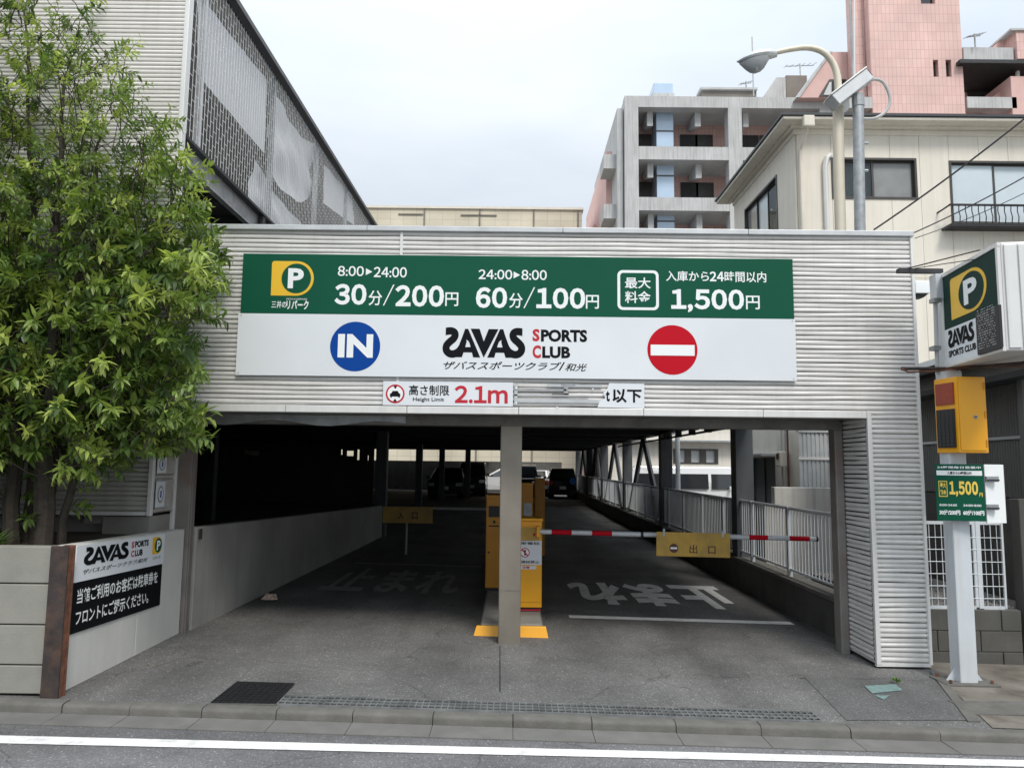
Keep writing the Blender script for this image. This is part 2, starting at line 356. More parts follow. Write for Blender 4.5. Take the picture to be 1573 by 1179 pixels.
def savas(F, box, m, parent, w=.004):
    # letterforms drawn on an 800 x 270 grid, origin top left
    u0, u1, v0, v1 = box; o, a, b, c = F
    P = lambda x, y, k=0: o + a*(u0+(u1-u0)*(x-120)/797) + b*(v1-(v1-v0)*(y-82)/270) + c*(w+k*.0004)
    mb = MB()
    S = smooth2([(884,116),(838,112),(806,124),(797,152),(812,182),(848,212),(878,246),(880,286),(852,316),(812,322),(778,308),(752,278),(735,240)])
    l1, l2 = ribbon(S, [34]*(len(S)-12)+[34-i*1.3 for i in range(12)])
    for mir in (0, 1):
        f = (lambda x: 1036-x) if mir else (lambda x: x)
        k = len(S); vs = [P(f(x), y) for x, y in l1] + [P(f(x), y) for x, y in l2]
        mb.add(vs, [(i, i+1, k+i+1, k+i) for i in range(k-1)])
        tri = [((868,90),(888,90),(888,152),(868,146))]
        A = [(675,92),(700,92),(800,350),(732,350),(722,308),(628,308),(628,308),(612,350),(552,350)]
        parts = [[(672,92),(702,92),(726,160),(655,212)], [(700,88),(726,160),(800,350),(728,350),(712,305),(685,212)], [(672,92),(690,150),(655,225),(620,350),(552,350)], [(640,258),(712,258),(722,305),(630,305)]] + list(tri)
        for q, poly in enumerate(parts): mb.add([P(f(x), y, 1+q) for x, y in poly], [tuple(range(len(poly)))])
    mb.add([P(x, y, 1) for x, y in ((388,90),(474,90),(516,205),(562,92),(656,92),(518,352))], [(0,1,2,5), (2,3,4,5)])
    ob = mb.build('lettering', m, parent); return ob
def plogo(F, box, parent, back, w=.004):                    # yellow D-shaped plate, disc in the ground colour, white P
    u0, u1, v0, v1 = box; h = (v1-v0)/2; cy = (v0+v1)/2; cx = u1-h*.98; n = 18
    k = (u1-u0)/(67/53*(v1-v0)); rx = h*k; cx = u1-rx
    poly = [(u0+.01, v0), (cx, v0)] + [(cx+rx*math.cos(t), cy+h*math.sin(t)) for t in [(-math.pi/2+math.pi*i/n) for i in range(1, n)]] + [(cx, v1), (u0+.06*(u1-u0), v1), (u0+.02*(u1-u0), v1-.05*(v1-v0))]
    MB().prism(F, poly, w-.002, w).build('logo_plate', M['yel'], parent)
    disc(F, cx-.02*rx, cy, h*.86, back, parent, 'logo_disc', w+.002, ru=rx*.86)
    vs, fs = text_mesh('P', .035)
    lettering('P', F, (cx-rx*.50, cx+rx*.42, cy-h*.58, cy+h*.58), M['letw'], parent, .035, w=w+.0045, name='logo_letter')
def corr(mb, F, u0, u1, v0, v1, pitch=.0435, amp=.030, wav=.0036, seg=.35, seed=0):
    """one sheet of horizontally ribbed cladding with real grooves, slightly dented"""
    rnd = random.Random(seed); o, a, b, c = F
    nu = max(2, int(abs(u1-u0)/seg)+1); nv = max(1, int(round((v1-v0)/pitch))); pv = (v1-v0)/nv
    prof = [(0, 0), (.05, -.8), (.27, -1), (.36, 0), (.66, .10)]
    rows = [(i+f, d_) for i in range(nv) for f, d_ in prof] + [(nv, 0)]
    ph = [rnd.uniform(0, 6.28) for _ in range(4)]
    P = []
    for r, dd in rows:
        row = []
        for i in range(nu+1):
            u = u0+(u1-u0)*i/nu; v = v0+r*pv
            dz = wav*(math.sin(u*2.1+ph[0]+int(r)*.35)+.6*math.sin(u*5.3+ph[1]-int(r)*.8)) if 0 < r < nv else 0
            dw = .004*math.sin(u*1.7+ph[2])*math.sin(v*2.3+ph[3])+.0016*math.sin(u*6.1+ph[0]+int(r)*1.7)
            am = amp*(.80+.28*math.sin(u*3.1+ph[1]+int(r)*2.39))
            row.append(o+a*u+b*(v+dz)+c*(dd*am+dw))
        P.append(row)
    mb.grid(P); return mb
# ================================================================ GROUND
def ground_frame(z=0.0): return frame((0, 0, GO+z), (1, 0, GS), (0, 1, 0))
def sheet(name, poly, z, m, parent=None):
    return MB().add([(x, y, gz(x)+z) for x, y in poly], [tuple(range(len(poly)))]).build(name, m, parent)
struct(MB().add([(-600, -200, -.75), (600, -200, -.75), (600, 900, -.75), (-600, 900, -.75)], [(0, 1, 2, 3)]).build('ground', M['slab']))
lot = struct(sheet('ground', [(3.95, 7.2), (40, 7.2), (40, 90), (3.95, 90)], -.02, M['slab']))
road = struct(sheet('road', [(-30, -12), (30, -12), (30, 5.28), (-30, 5.28)], -.062, M['road']))
wl = [atg(0, 1128, -.055), atg(1573, 1166, -.055), atg(1573, 1176, -.055), atg(0, 1140, -.055)]
def ext(a, b, x): t = (x-a.x)/(b.x-a.x); return a+(b-a)*t
q = [ext(wl[0], wl[1], -20), ext(wl[0], wl[1], 20), ext(wl[3], wl[2], 20), ext(wl[3], wl[2], -20)]
MB().add([(p.x, p.y, gz(p.x)-.057) for p in q], [(0, 3, 2, 1)]).build('white_line', M['line'], road)
drive = struct(sheet('driveway', [(-14, 5.355), (3.95, 5.355), (3.95, 47), (-14, 47)], 0, M['asph']))
c1, c2, c3, c4 = atg(1236, 1040), atg(1432, 1040), atg(1490, 1106), atg(1300, 1106)
sheet('asphalt_patch', [(c4.x, c4.y), (c3.x, c3.y), (c2.x, c2.y), (c1.x, c1.y)], .004, M['asph2'], drive)
GF = ground_frame()
# painted lettering on the floor of the two lanes
lettering('止まれ', GF, (.80, 2.98, 9.5, 11.35), M['line'], drive, .05, w=.006, flip=True, spacing=1.05)
lettering('止まれ', GF, (-2.55, -.72, 9.95, 12.1), M['linef'], drive, .03, w=.006, spacing=1.05)
MB().add([(x, y, gz(x)+.005) for x, y in ((.66, 8.68), (3.2, 8.68), (3.2, 8.84), (.66, 8.84))], [(0, 1, 2, 3)]).build('stop_line', M['line'], drive)
MB().add([(x, y, gz(x)+.005) for x, y in ((-2.6, 12.6), (-.5, 12.6), (-.5, 12.75), (-2.6, 12.75))], [(0, 1, 2, 3)]).build('stop_line', M['linef'], drive)
def seam(pa, pb, wd=.012):
    a, b = atg(*pa), atg(*pb); d_ = (b-a).normalized(); nx, ny = -d_.y*wd/2, d_.x*wd/2
    P = [(a.x-nx, a.y-ny), (b.x-nx, b.y-ny), (b.x+nx, b.y+ny), (a.x+nx, a.y+ny)]
    MB().add([(x, y, gz(x)+.003) for x, y in P], [(0, 1, 2, 3)]).build('asphalt_seam', M['black'], drive)
seam((768, 1062), (768, 992), .008); seam((1228, 1041), (1432, 1042), .01); seam((1290, 1078), (1330, 1078), .01)
# right lane edge line by the far car
a, b = atg(893, 764), atg(899, 769)
MB().add([(3.3, 34, gz(3.3)+.005), (3.38, 34, gz(3.38)+.005), (3.38, 41, gz(3.38)+.005), (3.3, 41, gz(3.3)+.005)], [(0, 1, 2, 3)]).build('lane_line', M['line'], drive)
# kerb stones and gutter slabs, one by one
kerb = struct(MB().box(-30, 30, 5.27, 5.35, -.3, -.25).build('kerb', M['conck']))
gut = struct(MB().box(-30, 30, 5.02, 5.34, -.35, -.30).build('gutter', M['gutter']))
def stone(x0, x1):
    y0, y1, r = 5.255, 5.36, .03
    pts = []
    prof = [(y0, -.12), (y0+.003, -.022), (y0+.009, -.008), (y0+.02, -.001), (y0+.035, .002), (y1, .002), (y1, -.10)]
    mb = MB(); n = len(prof)
    for x in (x0, x1): pts += [(x, y, gz(x)+z) for y, z in prof]
    mb.add(pts, [(i, i+n, i+1+n, i+1) for i in range(n-1)] + [tuple(range(n)), tuple(range(2*n-1, n-1, -1))])
    return mb
xj = [atg(p, 1096).x for p in (-60, 68, 181, 300, 420, 541, 666, 788, 906, 1029, 1151, 1277, 1400, 1527, 1650)]
xj = [xj[0]-.6*k for k in range(12, 0, -1)] + xj + [xj[-1]+.6*k for k in range(1, 12)]
rk = random.Random(3)
for a, b in zip(xj[:-1], xj[1:]):
    ks = stone(a+.003, b-.003).build('kerb_stone', M['conck'], kerb, smooth=True)
    ks.location.z += rk.uniform(-.004, .004); ks.location.y += rk.uniform(-.004, .004)
    s = rk.uniform(-.002, .002)
    MB().add([(x, y, gz(x)+z) for x, y, z in ((a+.0025, 5.03, -.054), (b-.0025, 5.03, -.054), (b-.0025, 5.252, -.056+s), (a+.0025, 5.252, -.056+s), (a+.0025, 5.03, -.1), (b-.0025, 5.03, -.1), (b-.0025, 5.252, -.1), (a+.0025, 5.252, -.1))],
             [(0, 1, 2, 3), (4, 5, 1, 0), (5, 6, 2, 1), (7, 4, 0, 3), (6, 7, 3, 2)]).build('gutter_slab', M['gutter'], gut)
# pavement slab on the right, with its edging
pav = struct(MB().add([(x, y, gz(x)+.006) for x, y in ((atg(1506, 1108).x, 5.365), (9, 5.365), (9, 7.15), (3.78, 7.15), (3.74, 6.9))], [(0, 1, 2, 3, 4)]).build('pavement', M['slab']))
e0, e1 = atg(1432, 1030), atg(1500, 1109)
MB().hexa([(e1.x-.06, e1.y, gz(4)-.1), (e1.x+.03, e1.y, gz(4)-.1), (e0.x+.03, e0.y, gz(4)-.1), (e0.x-.03, e0.y, gz(4)-.1), (e1.x-.06, e1.y, gz(e1.x)+.012), (e1.x+.03, e1.y, gz(e1.x)+.012), (e0.x+.03, e0.y, gz(e0.x)+.012), (e0.x-.03, e0.y, gz(e0.x)+.012)]).build('edging', M['conck'], pav)
p_ = atg(1560, 1100)
MB().box(p_.x-.30, p_.x+.8, p_.y-.0, p_.y+.32, gz(p_.x)-.02, gz(p_.x)+.014).build('flush_slab', M['conck'], pav)
# inspection cover and drain channel
g0, g1 = atg(440, 1068), atg(1240, 1090)
gy0, gy1 = 5.375, 5.57
dr = thing('drain_channel', 'long galvanised steel drain grating across the driveway just behind the kerb', 'drain grating', (g0.x, gy0, gz(g0.x)))
MB().add([(x, y, gz(x)+.004) for x, y in ((g0.x, gy0), (g1.x, gy0), (g1.x, gy1), (g0.x, gy1))], [(0, 1, 2, 3)]).build('drain_shade', M['black'], dr)  # black sheet on the driveway, painted shade of the depth below the bars
for y in (gy0, (gy0+gy1)/2-.03, (gy0+gy1)/2+.03, gy1):
    MB().hexa([(g0.x, y-.003, gz(g0.x)), (g1.x, y-.004, gz(g1.x)), (g1.x, y+.004, gz(g1.x)), (g0.x, y+.004, gz(g0.x)), (g0.x, y-.003, gz(g0.x)+.016), (g1.x, y-.004, gz(g1.x)+.016), (g1.x, y+.004, gz(g1.x)+.016), (g0.x, y+.004, gz(g0.x)+.016)]).build('grate_rail', M['galvd'], dr)
nb = int((g1.x-g0.x)/.045); gb = None
for i in range(nb+1):
    x = g0.x+(g1.x-g0.x)*i/nb
    if gb is None: gb = MB().box(x-.0035, x+.0035, gy0+.005, gy1-.005, gz(x)+.006, gz(x)+.014).build('grate_bar', M['galvd'], dr); x00 = x
    else:
        o = gb.copy(); COL.objects.link(o); o.parent = dr; o.location = (x-x00, 0, gz(x)-gz(x00))
ca, cb_ = atg(330, 1083), atg(420, 1083)
cv = thing('drain_cover', 'dark square steel grid drain cover at the left end of the long grating', 'drain cover', (ca.x, 5.5, gz(ca.x)))
x0, x1, y0, y1 = ca.x-.04, cb_.x-.0, 5.375, 5.86
MB().add([(x, y, gz(x)+.004) for x, y in ((x0, y0), (x1, y0), (x1, y1), (x0, y1))], [(0, 1, 2, 3)]).build('pit_shade', M['black'], cv)  # flat black sheet in place of the shaded pit under the grid
for i in range(10):
    x = x0+(x1-x0)*i/9; MB().box(x-.004, x+.004, y0, y1, gz(x), gz(x)+.012).build('grate_bar', M['iron'], cv)
for i in range(10):
    y = y0+(y1-y0)*i/9
    MB().hexa([(x0, y-.004, gz(x0)), (x1, y-.004, gz(x1)), (x1, y+.004, gz(x1)), (x0, y+.004, gz(x0)), (x0, y-.004, gz(x0)+.014), (x1, y-.004, gz(x1)+.014), (x1, y+.004, gz(x1)+.014), (x0, y+.004, gz(x0)+.014)]).build('cross_bar', M['iron'], cv)
MB().box(x0-.03, x1+.02, 5.362, 5.372, gz(x0)-.02, gz(x0)+.004).build('rim', M['conck'], cv)
# worn teal paint marking on the driveway, right
tp = [atg(*p) for p in ((1328, 1054), (1376, 1052), (1387, 1061), (1340, 1066))]
tp2 = [atg(*p) for p in ((1344, 1069), (1366, 1069), (1358, 1076))]
MB().add([(p.x, p.y, gz(p.x)+.009) for p in tp], [(0, 3, 2, 1)]).add([(p.x, p.y, gz(p.x)+.009) for p in tp2], [(0, 2, 1)]).build('teal_marking', M['teal'], drive)

# ================================================================ ENTRANCE PORTAL
FY, PYY = 6.9, 7.42
XL, XR, ZB, ZT = -3.24, 3.74, 2.21, 3.93
po = thing('entrance_portal', 'grey ribbed metal clad portal over the car park entrance, carrying the green price board', 'entrance portal', (0, FY, 0))
FF = FRONT(FY)
xm = at(617, 370, FY).x
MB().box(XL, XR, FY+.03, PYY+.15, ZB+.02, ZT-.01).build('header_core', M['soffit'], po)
corr(MB(), FF, XL, xm-.012, ZB+.07, ZT, seed=1, wav=.003).build('cladding_sheet', M['clad'], po)
corr(MB(), FF, xm+.012, XR-.01, ZB+.07, ZT, seed=2, wav=.003).build('cladding_sheet', M['clad'], po)
MB().box(xm-.014, xm+.014, FY-.012, FY+.01, ZB+.06, ZT).build('joint_strip', M['trim'], po, bevel=.003)
# cap flashing in lengths
xs = [XL-.03, -1.4, .45, 2.2, XR+.02]
for a, b in zip(xs[:-1], xs[1:]):
    MB().box(a+.002, b-.002, FY-.035, PYY+.2, ZT+.002, ZT+.05).build('cap_flashing', M['galvl'], po, bevel=.004)
xs = [-3.31, -2.1, -.98, .05, 1.2, 2.3, 3.252]
for a, b in zip(xs[:-1], xs[1:]):
    MB().box(a+.002, b-.002, FY-.025, FY+.06, ZB, ZB+.065).build('bottom_trim', M['trim'], po, bevel=.004)
MB().box(-3.3, 3.26, FY+.062, PYY-.1, ZB+.003, ZB+.018).build('underside', M['beamdk'], po)
MB().box(-3.2, 3.2, PYY-.09, PYY+.12, ZB-.085, ZB+.019).build('lintel', M['beamdk'], po, bevel=.006)
# peeling soffit sheet hanging on the left
P = []
for j in range(2):
    P.append([(-3.1+2.05*i/14, PYY-.11, ZB+.0-j*(.05+.055*(.5+.5*math.sin(i*.9)) if i < 14 else .07)) for i in range(15)])
MB().grid(P[::-1]).build('loose_soffit_sheet', M['galv'], po)
# right column of the portal
CX0, CX1 = 3.255, XR
corr(MB(), FF, CX0+.04, CX1-.012, .03, ZB+.068, seed=3, seg=.12, wav=.004).build('cladding_sheet', M['clad'], po)
MB().box(CX0, CX0+.042, FY-.02, FY+.02, .02, ZB+.067).build('corner_trim', M['trim'], po, bevel=.004)
MB().box(CX1-.012, CX1+.014, FY-.02, FY+.03, .02, ZT).build('corner_trim', M['trim'], po, bevel=.004)
MB().box(CX0+.02, CX1-.005, FY+.03, PYY+.1, .05, ZB+.015).build('column_core', M['soffit'], po)
FRr = frame((CX0, FY, 0), (0, -1, 0), (0, 0, 1))
corr(MB(), FRr, -(PYY-FY)-.03, -.022, .03, ZB, seed=4, seg=.12, wav=.003).build('cladding_sheet', M['clad'], po)
FRo = frame((XR, FY, 0), (0, 1, 0), (0, 0, 1))
corr(MB(), FRo, .03, .75, .03, ZT, seed=5).build('cladding_sheet', M['clad'], po)
MB().box(CX0-.0, CX1, FY-.015, FY+.02, .005, .028).build('bottom_trim', M['trim'], po)
# left return
FRl = frame((-3.31, FY, 0), (0, 1, 0), (0, 0, 1))
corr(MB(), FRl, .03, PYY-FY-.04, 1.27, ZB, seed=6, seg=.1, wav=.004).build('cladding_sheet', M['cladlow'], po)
MB().box(-3.325, -3.285, FY-.02, FY+.03, 1.25, ZB-.002).build('corner_trim', M['trim'], po, bevel=.004)
MB().box(-3.33, -3.29, PYY-.05, PYY-.01, 1.07, ZB-.002).build('corner_trim', M['trim'], po, bevel=.004)
MB().box(-3.75, -3.325, FY+.05, PYY+.05, .0, 1.24).build('pier', M['conc'], po)
# steel posts
def post(x0, x1, y0, y1, z0, z1, m, nm='post'): return MB().box(x0, x1, y0, y1, z0, z1).build(nm, m, po, bevel=.012)
post(-.122, .09, PYY-.07, PYY+.13, gz(0)-.02, ZB+.002, M['post'])
post(-3.30, -3.145, PYY-.02, PYY+.1, gz(-3.2)-.02, ZB+.002, M['postrust'])
MB().box(-3.142, -3.128, PYY-.02, PYY+.0, gz(-3.2)-.02, ZB).build('post_edge', M['postrust'], po)
post(3.165, 3.25, PYY-.03, PYY+.12, gz(3.2)-.02, ZB+.002, M['postrust'])
for z in (.55,): MB().box(-.123, .091, PYY-.0735, PYY-.0705, z, z+.004).build('post_joint', M['beamdk'], po)

# ---- the two notices on the left return
for (pa, pb, lab) in (((239, 697), (272, 727), 'faded upper notice with a round symbol on the left return of the portal'), ((238, 738), (273, 776), 'faded lower notice with an oval symbol on the left return of the portal')):
    a = atx(*pa, -3.305); b = atx(*pb, -3.305)
    t = thing('notice_plate', lab, 'notice', (-3.305, a.y, b.z)); F = frame((-3.305, 0, 0), (0, 1, 0), (0, 0, 1))
    y0, y1 = max(a.y, 6.97), min(b.y, 7.33); z0, z1 = b.z, a.z
    plate(F, y0, y1, z0, z1, M['stick'], t, 'plate', .014, .004)
    plate(F, y0, y0+(y1-y0)*.5, z0+.01, z1-.01, M['white'], t, 'panel', .017, .002)
    cy, cz, r = y0+(y1-y0)*.25, (z0+z1)/2, (z1-z0)*.32
    disc(F, cy, cz, r, M['galv'], t, 'ring', .019, .001, ru=(y1-y0)*.17); disc(F, cy, cz, r*.75, M['white'], t, 'ring_inside', .0205, .001, ru=(y1-y0)*.12)
    plate(F, cy-.012, cy+.012, cz-r*.4, cz+r*.4, M['blue'], t, 'symbol', .022, .001)

# ---- main price board
sb = thing('price_board', 'long board, green upper half with parking prices, white lower half with the sports club name', 'sign', (0, FY-.03, 2.54))
sx0, sx1, s0, s1, s2 = -2.572, 2.615, 2.545, 3.125, 3.695
FS = frame((0, FY-.016, 0), (1, 0, 0), (0, 0, 1))
gp = MB().fbox(FS, sx0+.02, sx1-.01, s1+.001, s2, 0, .022).build('green_panel', M['green'], sb, bevel=.002)
wp = []
for a, b in ((sx0, sx1),):
    wp.append(MB().fbox(FS, a+.001, b-.001, s0, s1-.001, 0, .022).build('white_panel', M['white'], sb, bevel=.002))
    for u in (a+.03, b-.03):
        for v in (s0+.02, s1-.02): disc(FS, u, v, .005, M['galv'], wp[-1], 'screw', .026, .004, 8)
W_ = .0235
def T(s, px, m, par, bold=.02, **k):
    x0, x1, z0, z1 = rect(*px, FY-.04); return lettering(s, FS, (x0, x1, z0, z1), m, par, bold, w=k.pop('w', W_), **k)
x0, x1, z0, z1 = rect(415.5, 401, 482, 454, FY-.04); plogo(FS, (x0, x1, z0, z1), gp, M['green'], W_)
T('三井の', (417, 462, 440, 473), M['letw'], gp, .01); T('リパーク', (440, 461, 474, 475), M['letw'], gp, .028)
T('MITSUI REPARK', (440, 458, 472, 460.5), M['letw'], gp, .0)
T('8:00', (519, 408.5, 559, 424), M['letw'], gp, .02)
def tri(px, par):
    x0, x1, z0, z1 = rect(*px, FY-.04); MB().prism(FS, [(x0, z0), (x1, (z0+z1)/2), (x0, z1)], W_-.001, W_).build('arrow', M['letw'], par)
tri((562, 412, 572, 422.5), gp); T('24:00', (574, 410, 625, 426), M['letw'], gp, .02)
T('30', (514, 436, 563, 468), M['letw'], gp, .038); T('分', (566, 446, 587, 469), M['letw'], gp, .01)
def slash(px, par, m='letw', wd=.012):
    a = at(px[0], px[3], FY-.04); b = at(px[2], px[1], FY-.04)
    MB().prism(FS, [(a.x, a.z), (a.x+wd, a.z), (b.x, b.z), (b.x-wd, b.z)], W_-.001, W_).build('slash', M[m], par)
slash((588, 437, 606, 469), gp); T('200', (607, 438, 682, 471), M['letw'], gp, .038); T('円', (684, 449, 704, 470), M['letw'], gp, .012)
T('24:00', (735, 414, 787, 429), M['letw'], gp, .02); tri((789, 417, 799, 427.5), gp); T('8:00', (801, 414.5, 840, 430), M['letw'], gp, .02)
T('60', (731, 441, 779, 473), M['letw'], gp, .038); T('分', (782, 450, 803, 473), M['letw'], gp, .01)
slash((804, 441, 822, 473), gp); T('100', (824, 442, 899, 474), M['letw'], gp, .038); T('円', (900, 453, 920, 474), M['letw'], gp, .012)
x0, x1, z0, z1 = rect(948.5, 415, 1012, 476, FY-.04)
def rrect(x0, x1, z0, z1, r, n=6):
    o = []
    for cx, cz, a0 in ((x1-r, z1-r, 0), (x0+r, z1-r, 90), (x0+r, z0+r, 180), (x1-r, z0+r, 270)):
        o += [(cx+r*math.cos(R_(a0+90*i/n)), cz+r*math.sin(R_(a0+90*i/n))) for i in range(n+1)]
    return o
MB().prism(FS, rrect(x0, x1, z0, z1, .05), W_-.001, W_).build('box_outline', M['letw'], gp)
MB().prism(FS, rrect(x0+.026, x1-.026, z0+.026, z1-.026, .03), W_, W_+.001).build('box_inside', M['green'], gp)
T('最大', (960, 426, 999.5, 443), M['letw'], gp, .014, w=W_+.002); T('料金', (960, 447, 999.5, 465.5), M['letw'], gp, .014, w=W_+.002)
T('入庫から', (1023, 416, 1089, 432), M['letw'], gp, .012); T('24', (1090, 417, 1112, 432), M['letw'], gp, .03); T('時間以内', (1113, 417, 1177, 433.5), M['letw'], gp, .012)
T('1,500', (1031, 444, 1143, 480), M['letw'], gp, .038); T('円', (1146, 454, 1167, 475), M['letw'], gp, .012)
def on(par, px, m, nm, w=W_):
    x0, x1, z0, z1 = rect(*px, FY-.04); return disc(FS, (x0+x1)/2, (z0+z1)/2, (x1-x0)/2, m, par, nm, w, .001, 64)
on(wp[0], (507, 494, 584, 570), M['blue'], 'in_disc'); T('IN', (519, 513, 573, 549), M['letw'], wp[0], .045, w=W_+.002)
on(wp[0], (994.5, 499.5, 1071.5, 575), M['red'], 'no_entry_disc')
x0, x1, z0, z1 = rect(999.5, 529.5, 1067, 546, FY-.04); plate(FS, x0, x1, z0, z1, M['letw'], wp[0], 'no_entry_bar', W_+.002, .001)
x0, x1, z0, z1 = rect(680, 503.5, 807, 549, FY-.04); savas(FS, (x0, x1, z0, z1), M['letk'], wp[0], W_)
T('S', (818, 505, 829, 524), M['letr'], wp[0], .04); T('PORTS', (831, 506, 902, 525), M['letk'], wp[0], .045)
T('C', (818, 530, 831, 550), M['letr'], wp[0], .04); T('LUB', (833, 532, 876, 550), M['letk'], wp[0], .045)
T('ザバススポーツクラブ', (681, 555, 862, 568), M['letk'], wp[0], .012, shear=.35); T('/', (858, 556, 868, 569), M['letk'], wp[0], -.005)
T('和光', (868, 558, 902, 570), M['letk'], wp[0], .012, shear=.35)
# ---- height limit sign
hs = thing('height_limit_sign', 'white height limit plate with red 2.1m under the price board', 'sign', (0, FY-.02, 2.3))
x0, x1, z0, z1 = rect(588, 586, 788, 623, FY-.03); hp = MB().fbox(FS, x0, x1, z0, z1, 0, .010).build('plate', M['white'], hs, bevel=.002)
w0 = .012
xa, xb, za, zb = rect(592.5, 590.5, 621.5, 618.5, FY-.03); cx, cz, r = (xa+xb)/2, (za+zb)/2, (xb-xa)/2
disc(FS, cx, cz, r, M['letr'], hp, 'ring', w0, .001, 48); disc(FS, cx, cz, r*.82, M['letw'], hp, 'ring_inside', w0+.001, .001, 48)
MB().prism(FS, [(cx-r*.55, cz-r*.3), (cx+r*.55, cz-r*.3), (cx+r*.55, cz), (cx+r*.4, cz+r*.06), (cx+r*.28, cz+r*.3), (cx-r*.28, cz+r*.3), (cx-r*.4, cz+r*.06), (cx-r*.55, cz)], w0+.001, w0+.002).build('car_symbol', M['letk'], hp)
for s in (-1, 1):
    MB().prism(FS, [(cx-r*.2, cz+s*r*.82), (cx+r*.2, cz+s*r*.82), (cx, cz+s*r*.5)], w0+.001, w0+.002).build('arrow', M['letk'], hp)
    plate(FS, cx+s*r*.42-.006, cx+s*r*.42+.006, cz-r*.42, cz-r*.3, M['letk'], hp, 'wheel_symbol', w0+.002, .001)
T('高さ制限', (628, 591, 690, 607), M['letk'], hp, .014, w=w0); T('Height Limit', (634, 610, 682, 617.5), M['letk'], hp, .014, w=w0); T('2.1m', (698, 592, 780, 619), M['letr'], hp, .03, w=w0)
# ---- torn sign remnant
ts = thing('torn_sign', 'torn remnant of a white plate still reading 以下, right of the height limit plate', 'sign', (1, FY-.02, 2.3))
A = [at(x, y, FY-.03) for x, y in ((918, 625), (990, 627), (990, 589), (936, 588), (933, 597), (927, 603), (930, 611), (921, 616))]
tp_ = MB().prism(FS, [(p.x, p.z) for p in A], 0, .006).build('plate', M['white'], ts)
T('t', (931, 599, 937, 616), M['letk'], tp_, .03, w=.008); T('以下', (941, 597, 986, 618), M['letk'], tp_, .03, w=.008)
rs = thing('torn_sign_residue', 'grey glue residue and bracket strips left where a plate was torn off', 'sign remains', (.4, FY-.02, 2.3))
for (px, m) in (((790, 597, 870, 599.5), 'galv'), ((790, 606, 905, 608), 'galvl'), ((862, 589, 884, 592), 'galv'), ((840, 590, 925, 594), 'galvl'), ((866, 592, 873, 606), 'galv'), ((848, 604, 874, 606), 'beamdk'), ((790, 589, 795, 622), 'galvl'), ((795, 613, 925, 618), 'galvl')):
    x0, x1, z0, z1 = rect(*px, FY-.03); MB().fbox(FS, x0, x1, z0, z1, 0, .007 if m != 'galvl' else .005).build('strip', M[m], rs)
for px in ((793, 596), (793, 619), (911, 597), (856, 625)): p = at(*px, FY-.03); disc(FS, p.x, p.z, .008, M['letw'], rs, 'screw', .012, .008, 10)
# ================================================================ CAR PARK DECK BEHIND THE PORTAL
cp = thing('car_park_deck', 'dark steel framed covered car park behind the entrance portal', 'car park', (0, 8, 0))
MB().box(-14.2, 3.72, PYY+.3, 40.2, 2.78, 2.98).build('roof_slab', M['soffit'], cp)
MB().box(-14.2, -1.2, 40.21, 45.5, 2.60, 2.98).build('roof_slab', M['soffit'], cp)  # roof extension added to keep daylight out and darken the left bay
bb = None
for i in range(11):
    y = 8.7+2.9*i
    if bb is None: bb = MB().box(-14, 3.6, y, y+.2, 2.46, 2.777).build('roof_beam', M['dark'], cp); y00 = y
    else: o = bb.copy(); COL.objects.link(o); o.parent = cp; o.location = (0, y-y00, 0)
for x in (-8.5, -3.45, .2): MB().box(x, x+.18, 8.0, 40.1, 2.52, 2.779).build('long_beam', M['dark'], cp)
MB().box(3.42, 3.64, 8.0, 40.1, 2.50, 2.777).build('edge_beam', M['dark'], cp)
def column(x, y, wd=.27, z1=2.5, m='darkc'):
    mb = MB(); h = wd/2; t = .016
    mb.box(x-h, x+h, y-h, y-h+t, gz(x)-.02, z1); mb.box(x-h, x+h, y+h-t, y+h, gz(x)-.02, z1); mb.box(x-t/2, x+t/2, y-h+t, y+h-t, gz(x)-.02, z1)
    if wd > .2: mb = MB().box(x-h, x+h, y-h, y+h, gz(x)-.02, z1)
    return mb.build('column', M[m], cp, bevel=.01)
CY = [11.6+5.8*i for i in range(6)]
for y in CY: column(3.53, y)
for i in (1, 2, 3, 4):
    a, b = CY[i], CY[i+1]; m = (a+b)/2
    for e in (a+.15, b-.15): MB().tube([(3.53, e, gz(3.5)+.1), (3.53, m, 2.5)], .07, 4).build('brace', M['darkc'], cp)
for x, y in ((-3.0, 17.3), (-3.6, 29), (-3.27, 34.8), (-2.2, 37), (-8, 20), (-8, 31)): column(x, y, .25, 2.5)
# far end parapet, left and back walls
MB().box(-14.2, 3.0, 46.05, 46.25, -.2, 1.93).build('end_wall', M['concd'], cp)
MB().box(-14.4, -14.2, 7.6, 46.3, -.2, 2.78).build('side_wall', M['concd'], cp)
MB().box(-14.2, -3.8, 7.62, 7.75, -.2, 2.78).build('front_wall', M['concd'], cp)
holes = [(376, 690, 381, 697), (380, 692, 398, 699), (474, 680, 479, 688), (523, 690, 526, 698), (532, 692, 543, 700), (548, 690, 552, 706), (564, 699, 566, 713)]
zs = 0
hx = []
for h in holes: x0, x1, z0, z1 = rect(*h, 30); hx.append((x0, x1, z0, z1))
xc = -14.2
for x0, x1, z0, z1 in hx:
    if x0 > xc: MB().box(xc, x0, 30, 30.15, -.2, 2.78).build('back_wall', M['concd'], cp)
    MB().box(x0, x1, 30, 30.15, -.2, z0).build('back_wall', M['concd'], cp); MB().box(x0, x1, 30, 30.15, z1, 2.78).build('back_wall', M['concd'], cp); xc = x1
MB().box(xc, -5.55, 30, 30.15, -.2, 2.78).build('back_wall', M['concd'], cp)
